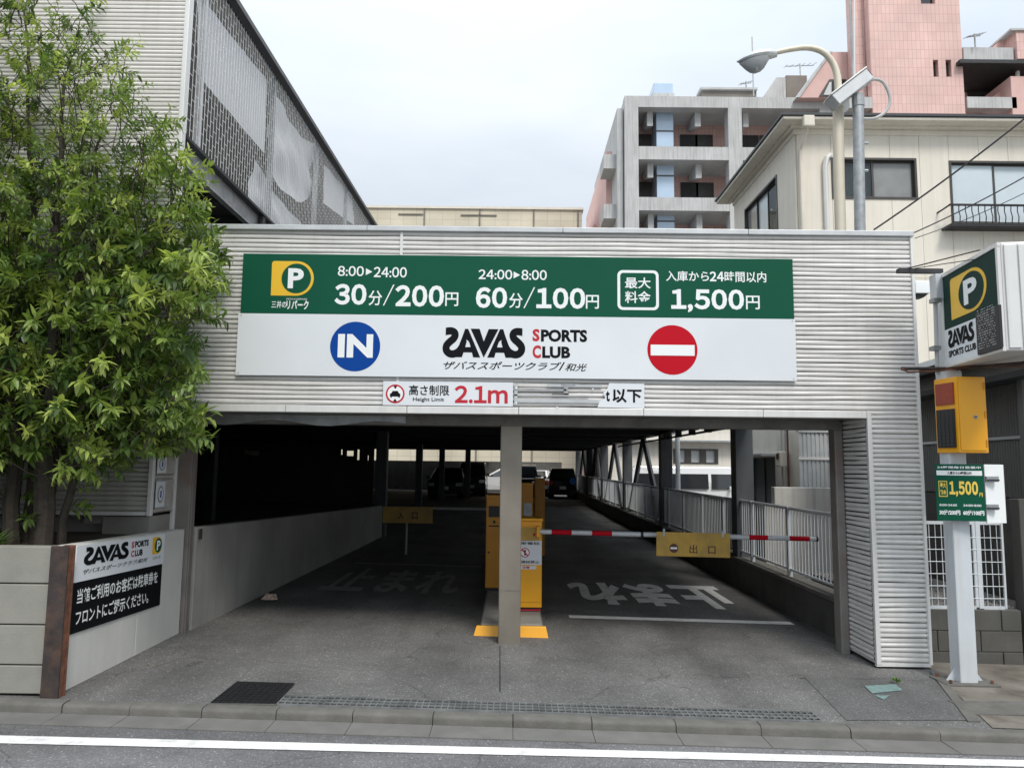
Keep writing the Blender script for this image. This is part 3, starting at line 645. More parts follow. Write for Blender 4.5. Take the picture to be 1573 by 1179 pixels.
# cable tray with hangers along the open side
MB().tube([(3.36, 7.6, 2.36), (3.36, 24, 2.36)], .022, 6).build('conduit', M['dark'], cp)
for i in range(8): MB().box(3.31, 3.41, 8.25+1.15*i, 8.4+1.15*i, 2.34, 2.5).build('conduit_hanger', M['dark'], cp)
# white-ish inner wall along the left lane
iw = thing('lane_wall', 'low rendered concrete wall running into the dark along the left lane', 'wall', (-3.13, 7.5, 0))
a0, a1 = atx(302, 815, -3.11), 0
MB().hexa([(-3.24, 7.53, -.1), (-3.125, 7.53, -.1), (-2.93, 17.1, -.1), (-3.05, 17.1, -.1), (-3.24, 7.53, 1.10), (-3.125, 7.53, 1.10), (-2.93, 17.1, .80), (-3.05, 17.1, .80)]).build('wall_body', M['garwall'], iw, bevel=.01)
tag(MB().fbox(frame((-3.11, 7.56, .98), (0, 1, 0), (0, 0, 1)), 0, .03, 0, .1, 0, .02).build('wall_bracket', M['dark']), 'small dark steel bracket on the near end of the lane wall', 'bracket')
# kerb wall under the railing, right
kw = thing('kerb_wall', 'low dark stained concrete kerb wall under the white railing on the right', 'wall', (3.45, 7.6, 0))
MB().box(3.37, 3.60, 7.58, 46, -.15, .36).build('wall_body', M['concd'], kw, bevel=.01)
MB().box(3.355, 3.615, 7.58, 46, .362, .41).build('coping', M['conck'], kw, bevel=.008)
# railing
rl = thing('railing', 'white steel railing of thin upright bars on the kerb wall beside the right lane', 'railing', (3.46, 7.6, .41))
MB().tube([(3.46, 7.6, 1.25), (3.46, 46, 1.25)], .022, 6).build('top_rail', M['polew'], rl, smooth=True)
MB().tube([(3.46, 7.6, .50), (3.46, 46, .50)], .016, 6).build('bottom_rail', M['polew'], rl, smooth=True)
y = 8.05; pp = None
while y < 45:
    if pp is None: pp = MB().box(3.435, 3.485, y-.025, y+.025, .40, 1.27).build('railing_post', M['polew'], rl); y00 = y
    else: o = pp.copy(); COL.objects.link(o); o.parent = rl; o.location = (0, y-y00, 0)
    y += 1.45
br = MB().tube([(3.46, 7.7, .5), (3.46, 7.7, 1.25)], .008, 5).build('bar', M['polew'], rl)
i = 1
while 7.7+.1*i < 20:
    o = br.copy(); COL.objects.link(o); o.parent = rl; o.location = (0, .1*i, 0); i += 1
far = MB(); y = 20
while y < 45: far.box(3.453, 3.467, y-.006, y+.006, .5, 1.25); y += .12
far.build('bar_panel', M['polew'], rl, stuff=True)
# weeds growing through the railing
def weed(name, label, x, y, z, r, h, n, seed, cat='weeds'):
    rnd = random.Random(seed); mb = MB()
    for k in range(n):
        a = rnd.uniform(0, 6.28); d_ = rnd.uniform(0, r); hx = rnd.uniform(.3, 1)*h; l_ = rnd.uniform(.3, .8)*r
        bx, by = x+d_*.4*math.cos(a), y+d_*.4*math.sin(a); tx, ty = bx+l_*math.cos(a), by+l_*math.sin(a); wdt = rnd.uniform(.004, .010)
        mx_, my_ = (bx+tx)/2, (by+ty)/2
        nx, ny = -math.sin(a)*wdt, math.cos(a)*wdt
        mb.add([(bx, by, z), (mx_+nx, my_+ny, z+hx*.7), (tx, ty, z+hx), (mx_-nx, my_-ny, z+hx*.7)], [(0, 1, 2, 3)])
    return tag(mb.build(name, M['weed'], stuff=False), label, cat)

# ---------------------------------------------------------------- leaf materials
def leaf_mat(name, c1, c2, c3):
    m = bpy.data.materials.new(name); m.use_nodes = True
    t = m.node_tree; n = t.nodes.new; l = t.links.new; b = t.nodes['Principled BSDF']; o = t.nodes['Material Output']
    at_ = n('ShaderNodeAttribute'); at_.attribute_name = 'tone'
    r = n('ShaderNodeValToRGB'); e = r.color_ramp.elements; e[0].color = (*c1, 1); e[1].color = (*c3, 1); e.new(.5).color = (*c2, 1); l(at_.outputs['Fac'], r.inputs[0])
    l(r.outputs[0], b.inputs['Base Color']); b.inputs['Roughness'].default_value = .42; b.inputs['Specular IOR Level'].default_value = .45
    tl = n('ShaderNodeBsdfTranslucent'); hs_ = n('ShaderNodeHueSaturation'); hs_.inputs['Value'].default_value = 1.5; hs_.inputs['Saturation'].default_value = 1.1
    l(r.outputs[0], hs_.inputs['Color']); l(hs_.outputs[0], tl.inputs[0])
    ms = n('ShaderNodeMixShader'); ms.inputs[0].default_value = .3; l(b.outputs[0], ms.inputs[1]); l(tl.outputs[0], ms.inputs[2]); l(ms.outputs[0], o.inputs[0])
    return m
M['leaf'] = leaf_mat('leaf', (.045, .085, .022), (.155, .235, .048), (.42, .50, .12))
M['weed'] = mat('weed_green', (.10, .20, .03), .6, 0, .3, 20)
weed('weed_clump', 'green weeds growing behind the railing bars at its near end', 3.72, 8.35, .05, .22, .62, 60, 5)
weed('weed_clump', 'tiny weed sprouting beside the worn teal marking', atg(1378, 1050).x, atg(1378, 1050).y, gz(3)+.01, .05, .05, 26, 6)
weed('weed_clump', 'small weeds at the foot of the tree trunks on the planter', -4.0, 5.75, 1.06, .3, .16, 120, 8)

# ================================================================ LEFT: PLANTER, SIGN WALL, FACADE
BXL, BXR = at(76, 880, 5.37).x, at(103, 880, 5.37).x
pw = thing('planter_wall', 'grey concrete plank wall holding up the planter at the left', 'retaining wall', (-5, 5.45, 0))
zr = [at(35, y, 5.40).z for y in (1066, 1021, 959, 896, 838)]
for j in range(4):
    xs = [-9.4, -7.4, -5.4, BXL-.008]
    for a, b in zip(xs[:-1], xs[1:]):
        o = MB().box(a+.004, b-.004, 5.40+.002*(j % 2), 5.50, zr[j]+.005, zr[j+1]-.004).build('concrete_plank', M['concl'], pw, bevel=.006)
MB().box(-9.4, BXL-.01, 5.47, 5.52, -.1, zr[4]-.05).build('backing', M['concd'], pw)
sl_ = struct(MB().box(-9.4, -3.3, 5.52, 7.6, .3, zr[4]-.06).build('planter_soil', M['soil']))
hb = thing('steel_beam_post', 'rusty upright steel beam at the corner of the planter wall', 'steel post', (-3.28, 5.4, 0))
zt = zr[4]+.005
MB().box(BXL, BXR, 5.365, 5.378, .02, zt).build('front_flange', M['rustf'], hb)
MB().box((BXL+BXR)/2-.007, (BXL+BXR)/2+.007, 5.379, 5.44, .02, zt-.002).build('web', M['rust'], hb)
MB().box(BXL+.05, BXR, 5.44, 5.455, .02, zt).build('back_flange', M['rust'], hb)
MB().box((BXL+BXR)/2+.008, BXR-.004, 5.38, 5.439, .02, zt-.004).build('rust_filling', M['rust'], hb, bevel=.01)
sw = thing('sign_wall', 'off white rendered low wall beside the driveway carrying the sports club notice', 'wall', (-3.2, 5.55, 0))
ys = [5.46, 6.55, 7.395]
for a, b in zip(ys[:-1], ys[1:]): MB().hexa([(-3.32, a, -.1), (-3.185, a, -.1), (-3.185, b-.006, -.1), (-3.32, b-.006, -.1), (-3.32, a, 1.13-.02*(a-5.55)), (-3.185, a, 1.13-.02*(a-5.55)), (-3.185, b-.006, 1.13-.02*(b-5.55)), (-3.32, b-.006, 1.13-.02*(b-5.55))]).build('wall_section', M['whitew'], sw, bevel=.004)
cn = thing('club_notice', 'notice on the white wall, sports club name above white writing on black', 'sign', (-3.18, 5.6, .4))
p0, p1 = atx(118, 838, -3.178), atx(253, 820, -3.178); q0, q1 = atx(113, 970, -3.178), atx(247, 930, -3.178); m0 = atx(116, 893, -3.178)
rt = Vector((0, 1, (p1.z-p0.z)/(p1.y-p0.y))); FN = frame((-3.183, p0.y, 0), rt, (0, 0, 1)); FN = (FN[0], rt, Vector((0, 0, 1)), Vector((1, 0, 0)))
Lw = p1.y-p0.y; zt_, zm, zb_ = p0.z, m0.z-.005, (q0.z+q1.z+.045)/2
wpn = MB().fbox(FN, 0, Lw, zm, zt_, 0, .008).build('white_panel', M['white'], cn)
bpn = MB().fbox(FN, -.03, Lw-.02, zb_, zm-.001, 0, .008).build('black_panel', M['letk'], cn)
H = zt_-zm
savas(FN, (.07*Lw, .54*Lw, zm+.42*H, zm+.92*H), M['letk'], wpn, .010)
lettering('S', FN, (.57*Lw, .60*Lw, zm+.70*H, zm+.90*H), M['letr'], wpn, .04, w=.010); lettering('PORTS', FN, (.61*Lw, .78*Lw, zm+.70*H, zm+.90*H), M['letk'], wpn, .045, w=.010)
lettering('C', FN, (.57*Lw, .605*Lw, zm+.42*H, zm+.62*H), M['letr'], wpn, .04, w=.010); lettering('LUB', FN, (.615*Lw, .71*Lw, zm+.42*H, zm+.62*H), M['letk'], wpn, .045, w=.010)
lettering('ザバススポーツクラブ/和光', FN, (.07*Lw, .78*Lw, zm+.18*H, zm+.32*H), M['letk'], wpn, .01, .35, w=.010)
plogo(FN, (.83*Lw, .965*Lw, zm+.38*H, zm+.94*H), wpn, M['green'], .010)
lettering('リパーク', FN, (.85*Lw, .95*Lw, zm+.20*H, zm+.30*H), M['green'], wpn, .02, w=.010)
H2 = zm-zb_
lettering('当館ご利用のお客様は駐車券を', FN, (.03*Lw, .93*Lw, zb_+.56*H2, zb_+.86*H2), M['letw'], bpn, .016, w=.010)
lettering('フロントにご提示ください。', FN, (.03*Lw, .82*Lw, zb_+.14*H2, zb_+.44*H2), M['letw'], bpn, .016, w=.010)

fb = thing('ribbed_building', 'tall building clad in horizontally ribbed pale metal rising behind the tree', 'building', (-6, FY, 0))
FX = -3.25
yj = [-9.6, -6.9, FX]
for k, (a, b) in enumerate(zip(yj[:-1], yj[1:])):
    corr(MB(), FF, a, b, ZT+.06, 9.2, pitch=.0415, seed=10+k, wav=.001, seg=.9).build('cladding_sheet', M['cladup'], fb)
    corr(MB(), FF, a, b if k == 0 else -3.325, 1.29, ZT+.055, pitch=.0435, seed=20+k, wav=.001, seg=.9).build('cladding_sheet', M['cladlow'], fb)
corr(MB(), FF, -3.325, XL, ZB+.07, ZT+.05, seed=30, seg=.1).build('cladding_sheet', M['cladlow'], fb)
MB().box(FX, FX+.045, FY-.025, FY+.06, ZT+.055, 9.2).build('corner_trim', M['trim'], fb, bevel=.005)
MB().box(-9.6, -3.33, FY-.02, FY+.03, 1.255, 1.288).build('bottom_trim', M['trim'], fb)
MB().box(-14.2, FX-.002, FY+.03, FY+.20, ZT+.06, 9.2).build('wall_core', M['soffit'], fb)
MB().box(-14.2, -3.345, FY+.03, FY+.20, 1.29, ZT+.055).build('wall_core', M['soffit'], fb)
MB().box(-4.85, -3.35, 7.15, 7.3, .8, 1.22).build('plinth', M['conc'], fb)
MB().box(-9.4, -3.35, 7.6, 7.61, .8, 1.6).build('gap_shade_sheet', M['black'], fb)  # black sheet painted in as the shade of the gap under the facade
MB().box(-3.95, -3.75, 7.0, 7.12, 1.17, 1.26).build('junction_box', M['conc'], fb)
# upper parking level beyond the facade: soffit, edge channel, mesh screen
XS = -3.2
zd0, zd1 = 4.62, 4.90
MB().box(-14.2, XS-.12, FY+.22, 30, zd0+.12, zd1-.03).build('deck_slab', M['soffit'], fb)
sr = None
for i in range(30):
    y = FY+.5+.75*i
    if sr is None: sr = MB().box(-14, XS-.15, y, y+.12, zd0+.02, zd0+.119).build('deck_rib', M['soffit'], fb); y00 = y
    else: o = sr.copy(); COL.objects.link(o); o.parent = fb; o.location = (0, y-y00, 0)
MB().box(XS-.10, XS-.08, FY+.10, 30, zd0, zd1-.0).build('edge_channel', M['galv'], fb)
MB().box(XS-.08, XS-.0, FY+.10, 30, zd1-.03, zd1-.0).build('channel_flange', M['dark'], fb)
MB().box(XS-.08, XS-.03, FY+.10, 30, zd0, zd0+.02).build('channel_flange', M['galv'], fb)
for y in (9.25, 12.3, 15.3): MB().box(XS-.075, XS-.01, y, y+.08, zd0+.03, zd1-.04).build('bracket', M['dark'], fb)
ZR = atx(350, 0, XS-.0).z; ZR2 = atx(570, 343, XS).z
def zrail(y): y0 = atx(350, 0, XS).y; y1 = atx(570, 343, XS).y; return ZR+(ZR2-ZR)*(y-y0)/(y1-y0)
F0, F1 = FY+.06, 24.
wt = lambda y: 1.75+(zrail(y)+.07-1.75)*3.9/3.2
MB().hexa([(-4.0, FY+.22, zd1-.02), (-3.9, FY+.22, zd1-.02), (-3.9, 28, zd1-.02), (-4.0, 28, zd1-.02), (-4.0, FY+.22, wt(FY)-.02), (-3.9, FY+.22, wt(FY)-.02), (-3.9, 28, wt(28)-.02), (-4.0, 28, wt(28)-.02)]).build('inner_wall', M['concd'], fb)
MB().tube([(XS, F0-.1, zrail(F0)+.04), (XS, F1, zrail(F1)+.04)], [.06, .06], 4).build('top_beam', M['dark'], fb)
MB().tube([(XS+.01, F0, zrail(F0)+.13), (XS+.01, F1, zrail(F1)+.13)], .035, 4).build('top_capping', M['galvl'], fb)
for y in (FY+.42, 9.55, 11.75, 13.9, 16.1, 18.3, 20.5): MB().box(XS-.09, XS-.03, y-.035, y+.035, zd1, zrail(y)).build('screen_post', M['galvl' if y < 8 else 'galv'], fb)
msh = MB(); cw, ch, tw = .078, .155, .0045; z0m = zd1+.01
yy = F0; ic = 0
while yy < 18:
    k = 0; z = z0m-(ch/2 if ic % 2 else 0)
    zt2 = zrail(yy)+.05
    msh.box(XS-.007, XS-.004, yy-tw/2, yy+tw/2, z0m, zt2)
    while z < zt2-.02:
        if z > z0m: msh.box(XS-.007, XS-.004, yy+tw/2, yy+cw-tw/2, z-tw/2, z+tw/2)
        z += ch
    yy += cw; ic += 1
msh.build('mesh_screen', M['net'], fb, stuff=True)
def cloth_mat():
    m = bpy.data.materials.new('translucent_tarp'); m.use_nodes = True; t = m.node_tree; n = t.nodes.new; l = t.links.new; b = t.nodes['Principled BSDF']; o = t.nodes['Material Output']
    b.inputs['Base Color'].default_value = (.92, .94, .96, 1); b.inputs['Roughness'].default_value = .6
    tl = n('ShaderNodeBsdfTranslucent'); tl.inputs[0].default_value = (.90, .93, .96, 1); ms = n('ShaderNodeMixShader'); ms.inputs[0].default_value = .4
    l(b.outputs[0], ms.inputs[1]); l(tl.outputs[0], ms.inputs[2]); l(ms.outputs[0], o.inputs[0]); return m
# dark shade net behind the mesh at the bottom edge
def cloth(name, c4, m, parent, drape=0, amp=.03, nu=26, nv=16, xo=-.06, seed=0, k=5):
    rnd = random.Random(seed); a, b, c, d_ = c4; P = []     # a bottom-left b bottom-right c top-right d top-left in (y,z)
    ph = rnd.uniform(0, 6)
    for j in range(nv+1):
        v = j/nv; row = []
        for i in range(nu+1):
            u = i/nu
            y = (a[0]*(1-u)+b[0]*u)*(1-v)+(d_[0]*(1-u)+c[0]*u)*v; z = (a[1]*(1-u)+b[1]*u)*(1-v)+(d_[1]*(1-u)+c[1]*u)*v
            sag = drape*4*u*(1-u)
            z -= sag*(1-v*.6)
            wv = amp*math.sin(u*k+ph+v*1.3)*.5 + amp*(math.sin((v*9-4*u*(1-u)*3.5))*(drape*1.8)) + amp*.25*math.sin(u*17+v*11)
            row.append((XS+xo-abs(amp)+wv, y, z))
        P.append(row)
    return MB().grid(P).build(name, m, parent, smooth=True)
A = lambda px, py: (lambda p: (p.y, p.z))(atx(px, py, XS-.07))
M['tarp'] = leafless = cloth_mat()
t1 = cloth('tarpaulin', (A(303, 115), A(407, 236), A(409, 122), A(303, -12)), M['tarp'], None, 0, .012, seed=1)
t1.location = (0, 0, 0); tag(t1, 'flat white sheet tied behind the mesh screen, nearest of the three', 'tarpaulin')
t2 = cloth('tarpaulin', (A(419, 258), A(482, 305), A(489, 224), A(421, 140)), M['tarp'], None, .22, .06, 40, 30, seed=2)
tag(t2, 'sagging white sheet drooping in folds behind the mesh screen, middle one', 'tarpaulin')
t3 = cloth('tarpaulin', (A(496, 312), A(545, 346), A(540, 300), A(498, 252)), M['tarp'], None, 0, .015, seed=3)
tag(t3, 'small white sheet behind the mesh screen, farthest and lowest', 'tarpaulin')
t4 = cloth('shade_cloth', ((8.9, 4.92), (11.6, 4.92), (11.3, 5.42), (9.25, 5.62)), M['tarp'], None, .12, .05, 30, 16, -.1, seed=7)
tag(t4, 'loose lower fold of white cloth hanging below the sagging sheet', 'cloth')
# ================================================================ TREE
def tree():
    rnd = random.Random(42)
    base = at(52, 835, 6.1); t = thing('leafy_tree', 'multi stemmed leafy green tree standing on the planter in front of the ribbed wall', 'tree', (base.x, 6.1, 1.05))
    lim = [(-40, 120), (0, 150), (30, 168), (60, 195), (100, 222), (150, 238), (200, 258), (240, 292), (270, 305), (320, 318), (345, 340), (380, 345), (420, 322), (450, 330), (480, 318), (520, 308), (560, 330), (590, 300), (620, 290), (660, 318), (690, 290), (705, 235), (730, 190), (760, 150), (800, 130), (835, 40)]
    low = 700
    def edge(y):
        for (a, ea), (b, eb) in zip(lim[:-1], lim[1:]):
            if a <= y <= b: return ea+(eb-ea)*(y-a)/(b-a)
        return 40
    # limbs
    stems = []
    bases = [(18, -.05), (38, .12), (62, -.10), (66, .05), (95, -.02)]
    tops = [(-60, 60), (40, 20), (95, 120), (160, 180), (230, 330)]
    wood = MB()
    for k, ((bx, dy), (tx, ty)) in enumerate(zip(bases, tops)):
        p0 = at(bx, 845, 6.1+dy*1.2); p0.z = 1.03; p1 = at(tx, ty, 6.15+dy*2)
        pts = []; n = 12
        for i in range(n+1):
            s = i/n; p = p0.lerp(p1, s)
            p.x = p0.x+(p1.x-p0.x)*(s**1.7); p += Vector((rnd.uniform(-.03, .03), rnd.uniform(-.03, .03), 0))*(1 if i else 0); pts.append(p)
        r = [(.062, .05, .085, .05, .034)[k]*(1-.93*(i/n)**.8)+.004 for i in range(n+1)]
        MB().tube(pts, r, 8).build('trunk', M['bark'], t, smooth=True); stems.append((pts, r))
    allp = [(p, ri) for pts, r in stems for p, ri in zip(pts, r)]
    # clusters
    cl = []
    def dens(px, py, Y):
        v = math.sin(px*.043+1.3)*math.sin(py*.037+.6+px*.01)+.6*math.sin(px*.09-py*.071+Y*5)+.4*math.sin(py*.13+px*.05)
        return v
    tries = 0
    while len(cl) < 3300 and tries < 120000:
        tries += 1
        py = rnd.uniform(-70, 800); e = edge(py); px = rnd.uniform(-190, e-8)
        Y = rnd.gauss(6.15, .38); Y = min(max(Y, 5.35), 6.78)
        if py > low and px > -30:
            if rnd.random() > .20*(1-(py-low)/120): continue
            Y = min(Y, 6.1)
        d_ = dens(px, py, Y); de = e-px
        keep = .98 if py > 260 else (.80 if py > 150 else (.66 if py > 90 else .45))
        if d_ < -.30: keep *= .15 if py < 270 else .45
        if 140 < px < 200 and 300 > py > 100 and de > 0: keep *= .7
        if de < 45: keep *= .55
        if rnd.random() > keep: continue
        cl.append((at(px, py, Y), px, py, Y))
    # light and dark shoots come from tone noise per shoot, not from where they hang
    variants = []
    V, Fc, T_ = [], [], []
    singles = []
    twig = MB()
    def leaf(o, dirv, nrm, ln, wd, tone, dst):
        side = dirv.cross(nrm).normalized(); n2 = side.cross(dirv).normalized(); bend = n2*(-ln*.16)
        p = [o, o+dirv*ln*.35+side*wd*.5+n2*wd*.12, o+dirv*ln*.35-side*wd*.5+n2*wd*.12, o+dirv*ln*.4, o+dirv*ln*.72+side*wd*.33+bend*.5+n2*wd*.08, o+dirv*ln*.72-side*wd*.33+bend*.5+n2*wd*.08, o+dirv*ln*.75+bend*.55, o+dirv*ln+bend]
        f = [(0, 1, 3), (0, 3, 2), (1, 4, 6, 3), (3, 6, 5, 2), (4, 7, 6), (6, 7, 5)]
        dst.append((p, f, tone))
    leaves = []
    cl.sort(key=lambda q: min((s_[0]-q[0]).length for s_ in allp)+.0*q[2])
    for c, px, py, Y in cl:
        # twig from nearest lower limb point
        best = min(allp, key=lambda q: (q[0]-c).length + (2.0*max(0, q[0].z-c.z+.12)) + (.0 if q[1] > .02 else .05))
        q0 = best[0]; L0 = (c-q0).length
        out_ = (c-Vector((base.x-.2, 6.15, c.z-.4))); out_.z = abs(out_.z)*.5; out_.normalize()
        if L0 > .08:
            mid = q0.lerp(c, .5)+Vector((0, 0, -.03*L0+rnd.uniform(0, .12)*L0))
            twig.tube([q0, q0.lerp(mid, .5)+Vector((0, 0, .02)), mid, mid.lerp(c, .6)+Vector((0, 0, .015)), c], [max(.0035, min(.010, best[1]*.4)), .005, .004, .003, .002], 4, cap=False)
        allp.append((c, .0045))
        small = py < 250
        tone0 = min(1, max(0, rnd.gauss(.44, .26)+(.32 if rnd.random() < .2 else 0)))
        ln0 = rnd.uniform(.045, .078) if small else rnd.uniform(.055, .115)*(1.15 if py > 380 else .95)
        up = rnd.uniform(.2, .9) if small else rnd.uniform(-.25, .55)
        ax = Vector((out_.x+rnd.uniform(-.6, .6), out_.y*.7+rnd.uniform(-.7, .5), up)).normalized()
        sl_len = rnd.uniform(.10, .22); n = rnd.randint(14, 20)
        end = c+ax*sl_len; twig.tube([c, c+ax*sl_len*.5+Vector((0, 0, .01)), end-Vector((0, 0, .02))], [.0022, .002, .001], 3, cap=False)
        s1 = ax.orthogonal().normalized()
        for i in range(n):
            u = i/(n-1); o = c+ax*sl_len*u - Vector((0, 0, .02))*u*u
            ang = i*2.4+rnd.uniform(-.4, .4)
            rad = (Matrix.Rotation(ang, 3, ax) @ s1)
            dv = (ax*rnd.uniform(.3, .9)+rad*.9+Vector((0, 0, rnd.uniform(-.8, .25)))).normalized()
            nr = (Vector((0, 0, 1))+Vector((rnd.uniform(-.5, .5), rnd.uniform(-.5, .5), 0))).normalized()
            ln = ln0*rnd.uniform(.75, 1.15)
            leaf(o, dv, nr, ln, ln*rnd.uniform(.27, .38), min(1, max(0, tone0+rnd.gauss(0, .09))), leaves)
    twig.build('twigs', M['bark'], t, stuff=True)
    leaves.sort(key=lambda q: (q[0][3]-CAMP).length/((q[0][7]-q[0][0]).length))
    off = t.location
    def mk(p, f, tone, o0):
        me = bpy.data.meshes.new('leaf'); me.from_pydata([tuple(v-o0) for v in p], [], f); me.materials.append(M['leaf'])
        a = me.attributes.new('tone', 'FLOAT', 'POINT'); a.data.foreach_set('value', [tone]*len(p)); return me
    near = leaves[:300]
    for p, f, tone in near:
        o = bpy.data.objects.new('leaf', mk(p, f, tone, p[0])); COL.objects.link(o); o.parent = t; o.location = p[0]-off
    vs = []; fs = []; tn = []
    for p, f, tone in leaves[300:]:
        k = len(vs); vs += [tuple(v-off) for v in p]; fs += [tuple(i+k for i in g) for g in f]; tn += [tone]*len(p)
    me = bpy.data.meshes.new('foliage'); me.from_pydata(vs, [], fs); me.materials.append(M['leaf'])
    a = me.attributes.new('tone', 'FLOAT', 'POINT'); a.data.foreach_set('value', tn)
    o = bpy.data.objects.new('foliage', me); COL.objects.link(o); o.parent = t; o['kind'] = 'stuff'
tree()
# scattered dead leaves and planter ground cover
def scatter(name, area, n, size, m, z, seed, parent=None):
    rnd = random.Random(seed); mb = MB()
    for _ in range(n):
        x = rnd.uniform(area[0], area[1]); y = rnd.uniform(area[2], area[3]); a = rnd.uniform(0, 6.28); s = size*rnd.uniform(.5, 1.3); zz = (gz(x) if z is None else z)+.006
        c, d_ = math.cos(a)*s, math.sin(a)*s
        mb.add([(x-c, y-d_, zz), (x+d_*.4, y-c*.4, zz+s*.3), (x+c, y+d_, zz+.002), (x-d_*.4, y+c*.4, zz+s*.25)], [(0, 1, 2, 3)])
    return mb.build(name, m, parent, stuff=True)
M['deadleaf'] = mat('dead_leaf', (.20, .13, .06), .8, 0, .4, 30)
scatter('fallen_leaves', (-3.1, 3.7, 5.5, 7.6), 60, .008, M['deadleaf'], None, 4)
scatter('fallen_leaves', (-3.15, -2.6, 5.7, 9.5), 60, .012, M['deadleaf'], None, 5)
scatter('planter_leaves', (-6, -3.35, 5.54, 6.8), 260, .03, M['deadleaf'], 1.06, 6)
# crumpled litter by the lane wall
lp = atg(414, 922); lt = MB(); rnd = random.Random(2)
P = [[(lp.x-.09+.18*i/5+rnd.uniform(-.015, .015), lp.y-.07+.14*j/5+rnd.uniform(-.015, .015), gz(lp.x)+.02+rnd.uniform(0, .07)*(0 < i < 5 and 0 < j < 5)) for i in range(6)] for j in range(6)]
tag(lt.grid(P).build('litter', M['litter']), 'crumpled brownish litter on the floor beside the lane wall', 'litter')

# ================================================================ GATE ISLAND AND MACHINES
isl = thing('gate_island', 'low concrete island with a yellow painted nose between the two lanes', 'traffic island', (0, 7.7, 0))
zi = gz(0)+.10
MB().hexa([(-.35, 7.74, 0), (.36, 7.74, 0), (.36, 14.6, 0), (-.34, 14.6, 0), (-.30, 7.80, zi), (.31, 7.80, zi), (.33, 14.6, zi), (-.30, 14.6, zi)]).build('island_body', M['conc'], isl, bevel=.01)
yb = MB().hexa([(-.385, 7.66, gz(0)-.03), (.38, 7.66, gz(0)-.03), (.36, 7.739, gz(0)-.03), (-.36, 7.739, gz(0)-.03), (-.345, 7.70, zi-.004), (.35, 7.70, zi-.004), (.35, 7.739, zi-.004), (-.345, 7.739, zi-.004)]).build('yellow_nose', M['yelbox'], isl, bevel=.004)
def cabinet(name, label, x0, x1, y0, y1, z1, m, door=True, hood=False):
    t = thing(name, label, 'ticket machine' if 'ticket' in name else 'barrier machine', ((x0+x1)/2, y0, zi))
    b = MB().box(x0, x1, y0, y1, zi+.04, z1).build('housing', m, t, bevel=.008)
    MB().box(x0+.015, x1-.015, y0+.015, y1-.015, zi, zi+.04).build('plinth', M['black'], t)
    if door:
        F = FRONT(y0-.001); d_ = MB().fbox(F, x0+.012, x1-.012, zi+.10, z1-.05, 0, .006).build('door', m, t, bevel=.003)
        disc(F, x0+(x1-x0)*.2, (zi+z1)/2-.12, .014, M['black'], d_, 'lock', .008, .003, 16)
    if hood: MB().box(x0-.01, x1+.01, y0-.03, y1+.01, z1+.001, z1+.03).build('hood', m, t, bevel=.005)
    return t
ex = cabinet('barrier_machine', 'yellow exit barrier machine with a white no phone notice, behind the centre post', -.03, .335, 8.45, 8.80, 1.13, M['yelbox'], True, True)
F = FRONT(8.447)
MB().fbox(F, -.02, .30, .92, 1.06, .004, .03).build('lamp_box', M['yelboard'], ex, bevel=.004)
disc(F, .245, .985, .014, M['red'], ex, 'lamp', .034, .003, 16)
x0, x1, z0, z1 = rect(800, 830, 832, 867, 8.43)
x0 = .0
pn = plate(F, x0, x1, z0, z1, M['white'], ex, 'notice', .010, .003)
cx, cz = .10, (z0+z1)/2
cx = (at(806.5, 844, 8.43)).x
disc(F, cx, cz, .052, M['letr'], pn, 'ring', .012, .001, 32); disc(F, cx, cz, .042, M['letw'], pn, 'ring_inside', .013, .001, 32)
MB().prism(F, [(cx-.036, cz+.026), (cx-.026, cz+.036), (cx+.036, cz-.026), (cx+.026, cz-.036)], .014, .015).build('slash', M['letr'], pn)
MB().prism(F, [(cx-.008, cz-.03), (cx+.008, cz-.03), (cx+.01, cz+.03), (cx-.01, cz+.03)], .0132, .0138).build('phone_symbol', M['letk'], pn)
lettering('携帯電話', F, (x0+.02, x1-.02, z1-.045, z1-.015), M['letk'], pn, .01, w=.012)
lettering('通話禁止', F, (x0+.10, x1-.02, z0+.015, z0+.045), M['letk'], pn, .01, w=.012)
plate(F, -.02, x1-.06, z0-.05, z0-.012, M['white'], ex, 'small_notice', .010, .003); lettering('注意', F, (.12, .2, z0-.045, z0-.017), M['letr'], ex, .03, w=.012)
plate(F, -.02, .325, .16, .175, M['letr'], ex, 'stripe', .008, .002)
cabinet('ticket_machine', 'tall shade-darkened yellow ticket machine left of the centre post', -.335, -.13, 9.75, 10.25, 1.36, M['yeldark'], True)
MB().fbox(FRONT(9.743), -.30, -.165, 1.08, 1.22, .006, .014).build('display', M['black'], COL.objects['ticket_machine']); MB().fbox(FRONT(9.743), -.30, -.165, .96, .975, .006, .012).build('ticket_slot', M['dark'], COL.objects['ticket_machine']); disc(FRONT(9.743), -.23, 1.02, .018, M['green'], COL.objects['ticket_machine'], 'button', .016, .006, 16)
t2_ = cabinet('ticket_machine', 'narrow shade-darkened yellow payment machine with a grey screen behind the exit barrier machine', .06, .29, 10.6, 11.0, 1.50, M['yeldark'], True)
MB().fbox(FRONT(10.597), .16, .27, .95, 1.22, .006, .02).build('screen', M['galv'], t2_)
t3_ = cabinet('barrier_machine', 'tall shade-darkened yellow entrance barrier machine farthest back on the island', .39, .57, 13.2, 13.6, 1.52, M['yeldark'], True)
